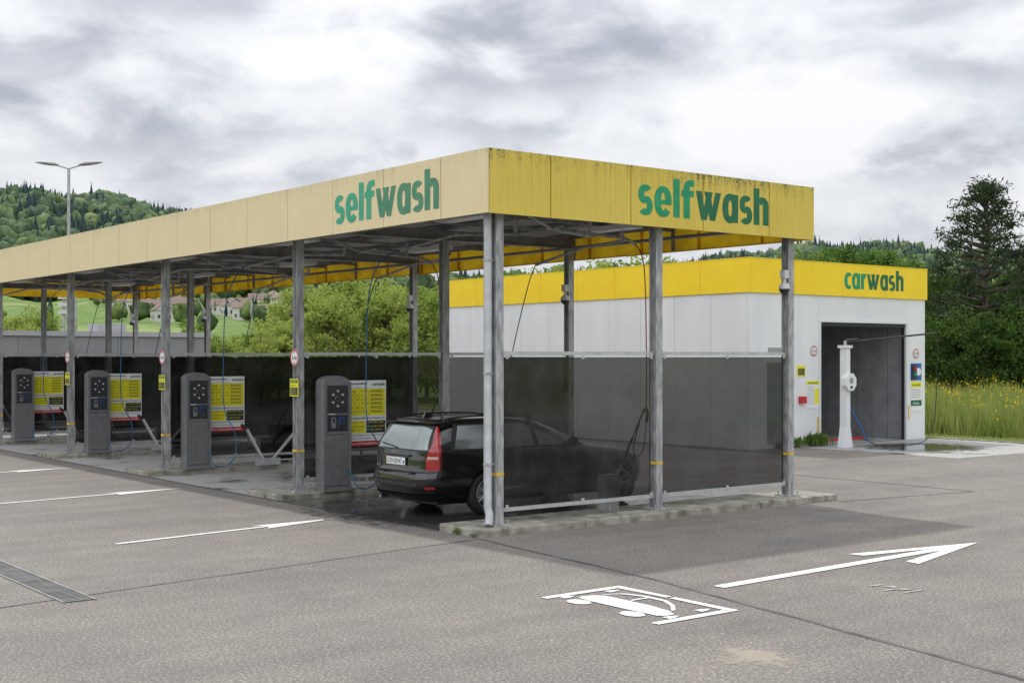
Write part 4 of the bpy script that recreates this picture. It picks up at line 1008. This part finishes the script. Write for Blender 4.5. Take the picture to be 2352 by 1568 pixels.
nparr('meadow_flowers',np.stack([sel-a,sel+b,sel+a,sel-b],1).reshape(-1,3),np.arange(n*4).reshape(-1,4),[M['flower']])
def weed(x,y,s,n,seed):
    r_=random.Random(seed); mb=MB()
    for i in range(n):
        a=r_.uniform(0,6.28); l=s*r_.uniform(.5,1); t=r_.uniform(.3,1.2); ox,oy=r_.gauss(0,s*.25),r_.gauss(0,s*.15)
        dx,dy=math.cos(a),math.sin(a); p=Vector((x+ox,y+oy,.0)); m1=p+Vector((dx*l*.3*t,dy*l*.3*t,l*.6)); e1=p+Vector((dx*l*.7*t,dy*l*.7*t,l*(1-.3*t))); q=Vector((-dy,dx,0))*l*.10
        mb.add([p,m1-q,e1,m1+q],[(0,1,2,3)],'leafm')
    mb.obj('weed_plant',fixn=False)
for i,(x,y,s) in enumerate(((15.9,8.05,.35),(16.5,8.05,.5),(16.75,7.95,.4),(15.2,8.1,.2))): weed(x,y,s,60,i)
weed(-.53,.15,.12,30,8); weed(-.54,-.2,.08,20,9)

# ------------------------------------------------------------------ light
sdir=Vector((.6,3.25,5.0)).normalized()
elev=math.asin(sdir.z); rotz=math.atan2(sdir.x,sdir.y)
sl=bpy.data.lights.new('sun','SUN'); sl.energy=2.4; sl.angle=math.radians(1.5); sl.color=(1,.95,.88)
so=bpy.data.objects.new('sun',sl); so.rotation_euler=sdir.to_track_quat('Z','Y').to_euler(); COL.objects.link(so)
wd=bpy.data.worlds.new('World'); S.world=wd; wd.use_nodes=True; N=wd.node_tree.nodes; L=wd.node_tree.links
try:
    wd.cycles.sampling_method='MANUAL'; wd.cycles.sample_map_resolution=256
except Exception: pass
bg=N['Background']; out=N['World Output']
sky=N.new('ShaderNodeTexSky'); sky.sky_type='NISHITA'; sky.sun_disc=False; sky.sun_elevation=elev; sky.sun_rotation=rotz
bg.inputs['Strength'].default_value=.10; L.new(sky.outputs[0],bg.inputs[0])
bg2=N.new('ShaderNodeBackground'); bg2.inputs['Strength'].default_value=1.0
tc=N.new('ShaderNodeTexCoord'); D=tc.outputs['Generated']
def ma(op,a,b=None,c=None):
    r=N.new('ShaderNodeMath'); r.operation=op
    for i,q in enumerate((a,b,c)):
        if q is None: continue
        if isinstance(q,(int,float)): r.inputs[i].default_value=q
        else: L.new(q,r.inputs[i])
    return r.outputs[0]
sp=N.new('ShaderNodeSeparateXYZ'); L.new(D,sp.inputs[0]); dx,dy,dz=sp.outputs
az_=ma('ADD',ma('MULTIPLY',dx,RX),ma('MULTIPLY',dy,RY)); fw=ma('ADD',ma('MULTIPLY',dx,FX),ma('MULTIPLY',dy,FY))
cmb=N.new('ShaderNodeCombineXYZ'); L.new(az_,cmb.inputs[0]); L.new(fw,cmb.inputs[1]); L.new(ma('MULTIPLY',dz,2.1),cmb.inputs[2])
def noise(sc,det,ro,dist=0,off=0):
    mp=N.new('ShaderNodeMapping'); mp.inputs['Location'].default_value=(off,off*.7,off*.3); L.new(cmb.outputs[0],mp.inputs[0])
    n=N.new('ShaderNodeTexNoise'); n.inputs['Scale'].default_value=sc; n.inputs['Detail'].default_value=det; n.inputs['Roughness'].default_value=ro; n.inputs['Distortion'].default_value=dist; L.new(mp.outputs[0],n.inputs['Vector']); return n
n1=noise(7.5,8,.52,.25,3.1); n2=noise(2.8,2,.5,0,7.7); n3=noise(14,3,.55,0,1.3)
wx=ma('MULTIPLY',ma('SUBTRACT',n3.outputs['Fac'],.5),.14); wy=ma('MULTIPLY',ma('SUBTRACT',n1.outputs['Fac'],.5),.10)
ax=ma('ADD',az_,wx); ay=ma('ADD',dz,wy); fwd=ma('GREATER_THAN',fw,0)
dens=ma('ADD',ma('MULTIPLY',n1.outputs['Fac'],.66),ma('MULTIPLY',n2.outputs['Fac'],.30))
for (u,v,su,sv,am) in [(1200,140,430,85,-.17),(1300,300,300,45,-.08),(200,290,300,50,-.10),(60,120,180,50,-.08),(450,120,280,80,.06),(1700,260,240,50,.05),(2080,250,260,160,.08),(900,370,240,40,.06),(2280,160,160,45,-.07),(2080,420,330,34,-.07),(520,390,220,35,-.06),(700,40,300,30,-.04)]:
    x0=(u-1176)/2990; y0=(817-v)/2990; nrm=1/math.sqrt(1+x0*x0+y0*y0); x0*=nrm;y0*=nrm
    ex=ma('DIVIDE',ma('SUBTRACT',ax,x0),su/2990); ey=ma('DIVIDE',ma('SUBTRACT',ay,y0),sv/2990)
    gsn=ma('EXPONENT',ma('MULTIPLY',ma('ADD',ma('MULTIPLY',ex,ex),ma('MULTIPLY',ey,ey)),-1.0))
    dens=ma('ADD',dens,ma('MULTIPLY',ma('MULTIPLY',gsn,am),fwd))
cr=N.new('ShaderNodeValToRGB'); e=cr.color_ramp.elements; e[0].position=.27; e[0].color=(.33,.355,.41,1); e[1].position=.57; e[1].color=(.84,.85,.865,1)
q=e.new(.36); q.color=(.40,.425,.48,1); q=e.new(.43); q.color=(.54,.56,.61,1); q=e.new(.49); q.color=(.70,.715,.75,1)
L.new(dens,cr.inputs[0])
back=ma('ADD',ma('MULTIPLY',ma('MAXIMUM',ma('ADD',ma('MULTIPLY',dx,-.85),ma('MULTIPLY',dy,-.53)),0.0),1.1),1.0)
back=ma('ADD',back,ma('MULTIPLY',ma('MAXIMUM',dz,0.0),1.05))
vm=N.new('ShaderNodeVectorMath'); vm.operation='SCALE'; L.new(cr.outputs[0],vm.inputs[0]); L.new(back,vm.inputs['Scale'])
L.new(vm.outputs[0],bg2.inputs[0])
mx=N.new('ShaderNodeMixShader'); mx.inputs[0].default_value=.95; L.new(bg.outputs[0],mx.inputs[1]); L.new(bg2.outputs[0],mx.inputs[2]); L.new(mx.outputs[0],out.inputs['Surface'])

# ------------------------------------------------------------------ camera
cd=bpy.data.cameras.new('camera'); cd.sensor_width=36; cd.lens=2990/2352*36; cd.shift_y=33/2352; cd.clip_end=8000; cd.clip_start=.1
cm=bpy.data.objects.new('camera',cd); cm.location=CAM; cm.rotation_euler=(math.radians(90),0,-YAW); COL.objects.link(cm); S.camera=cm
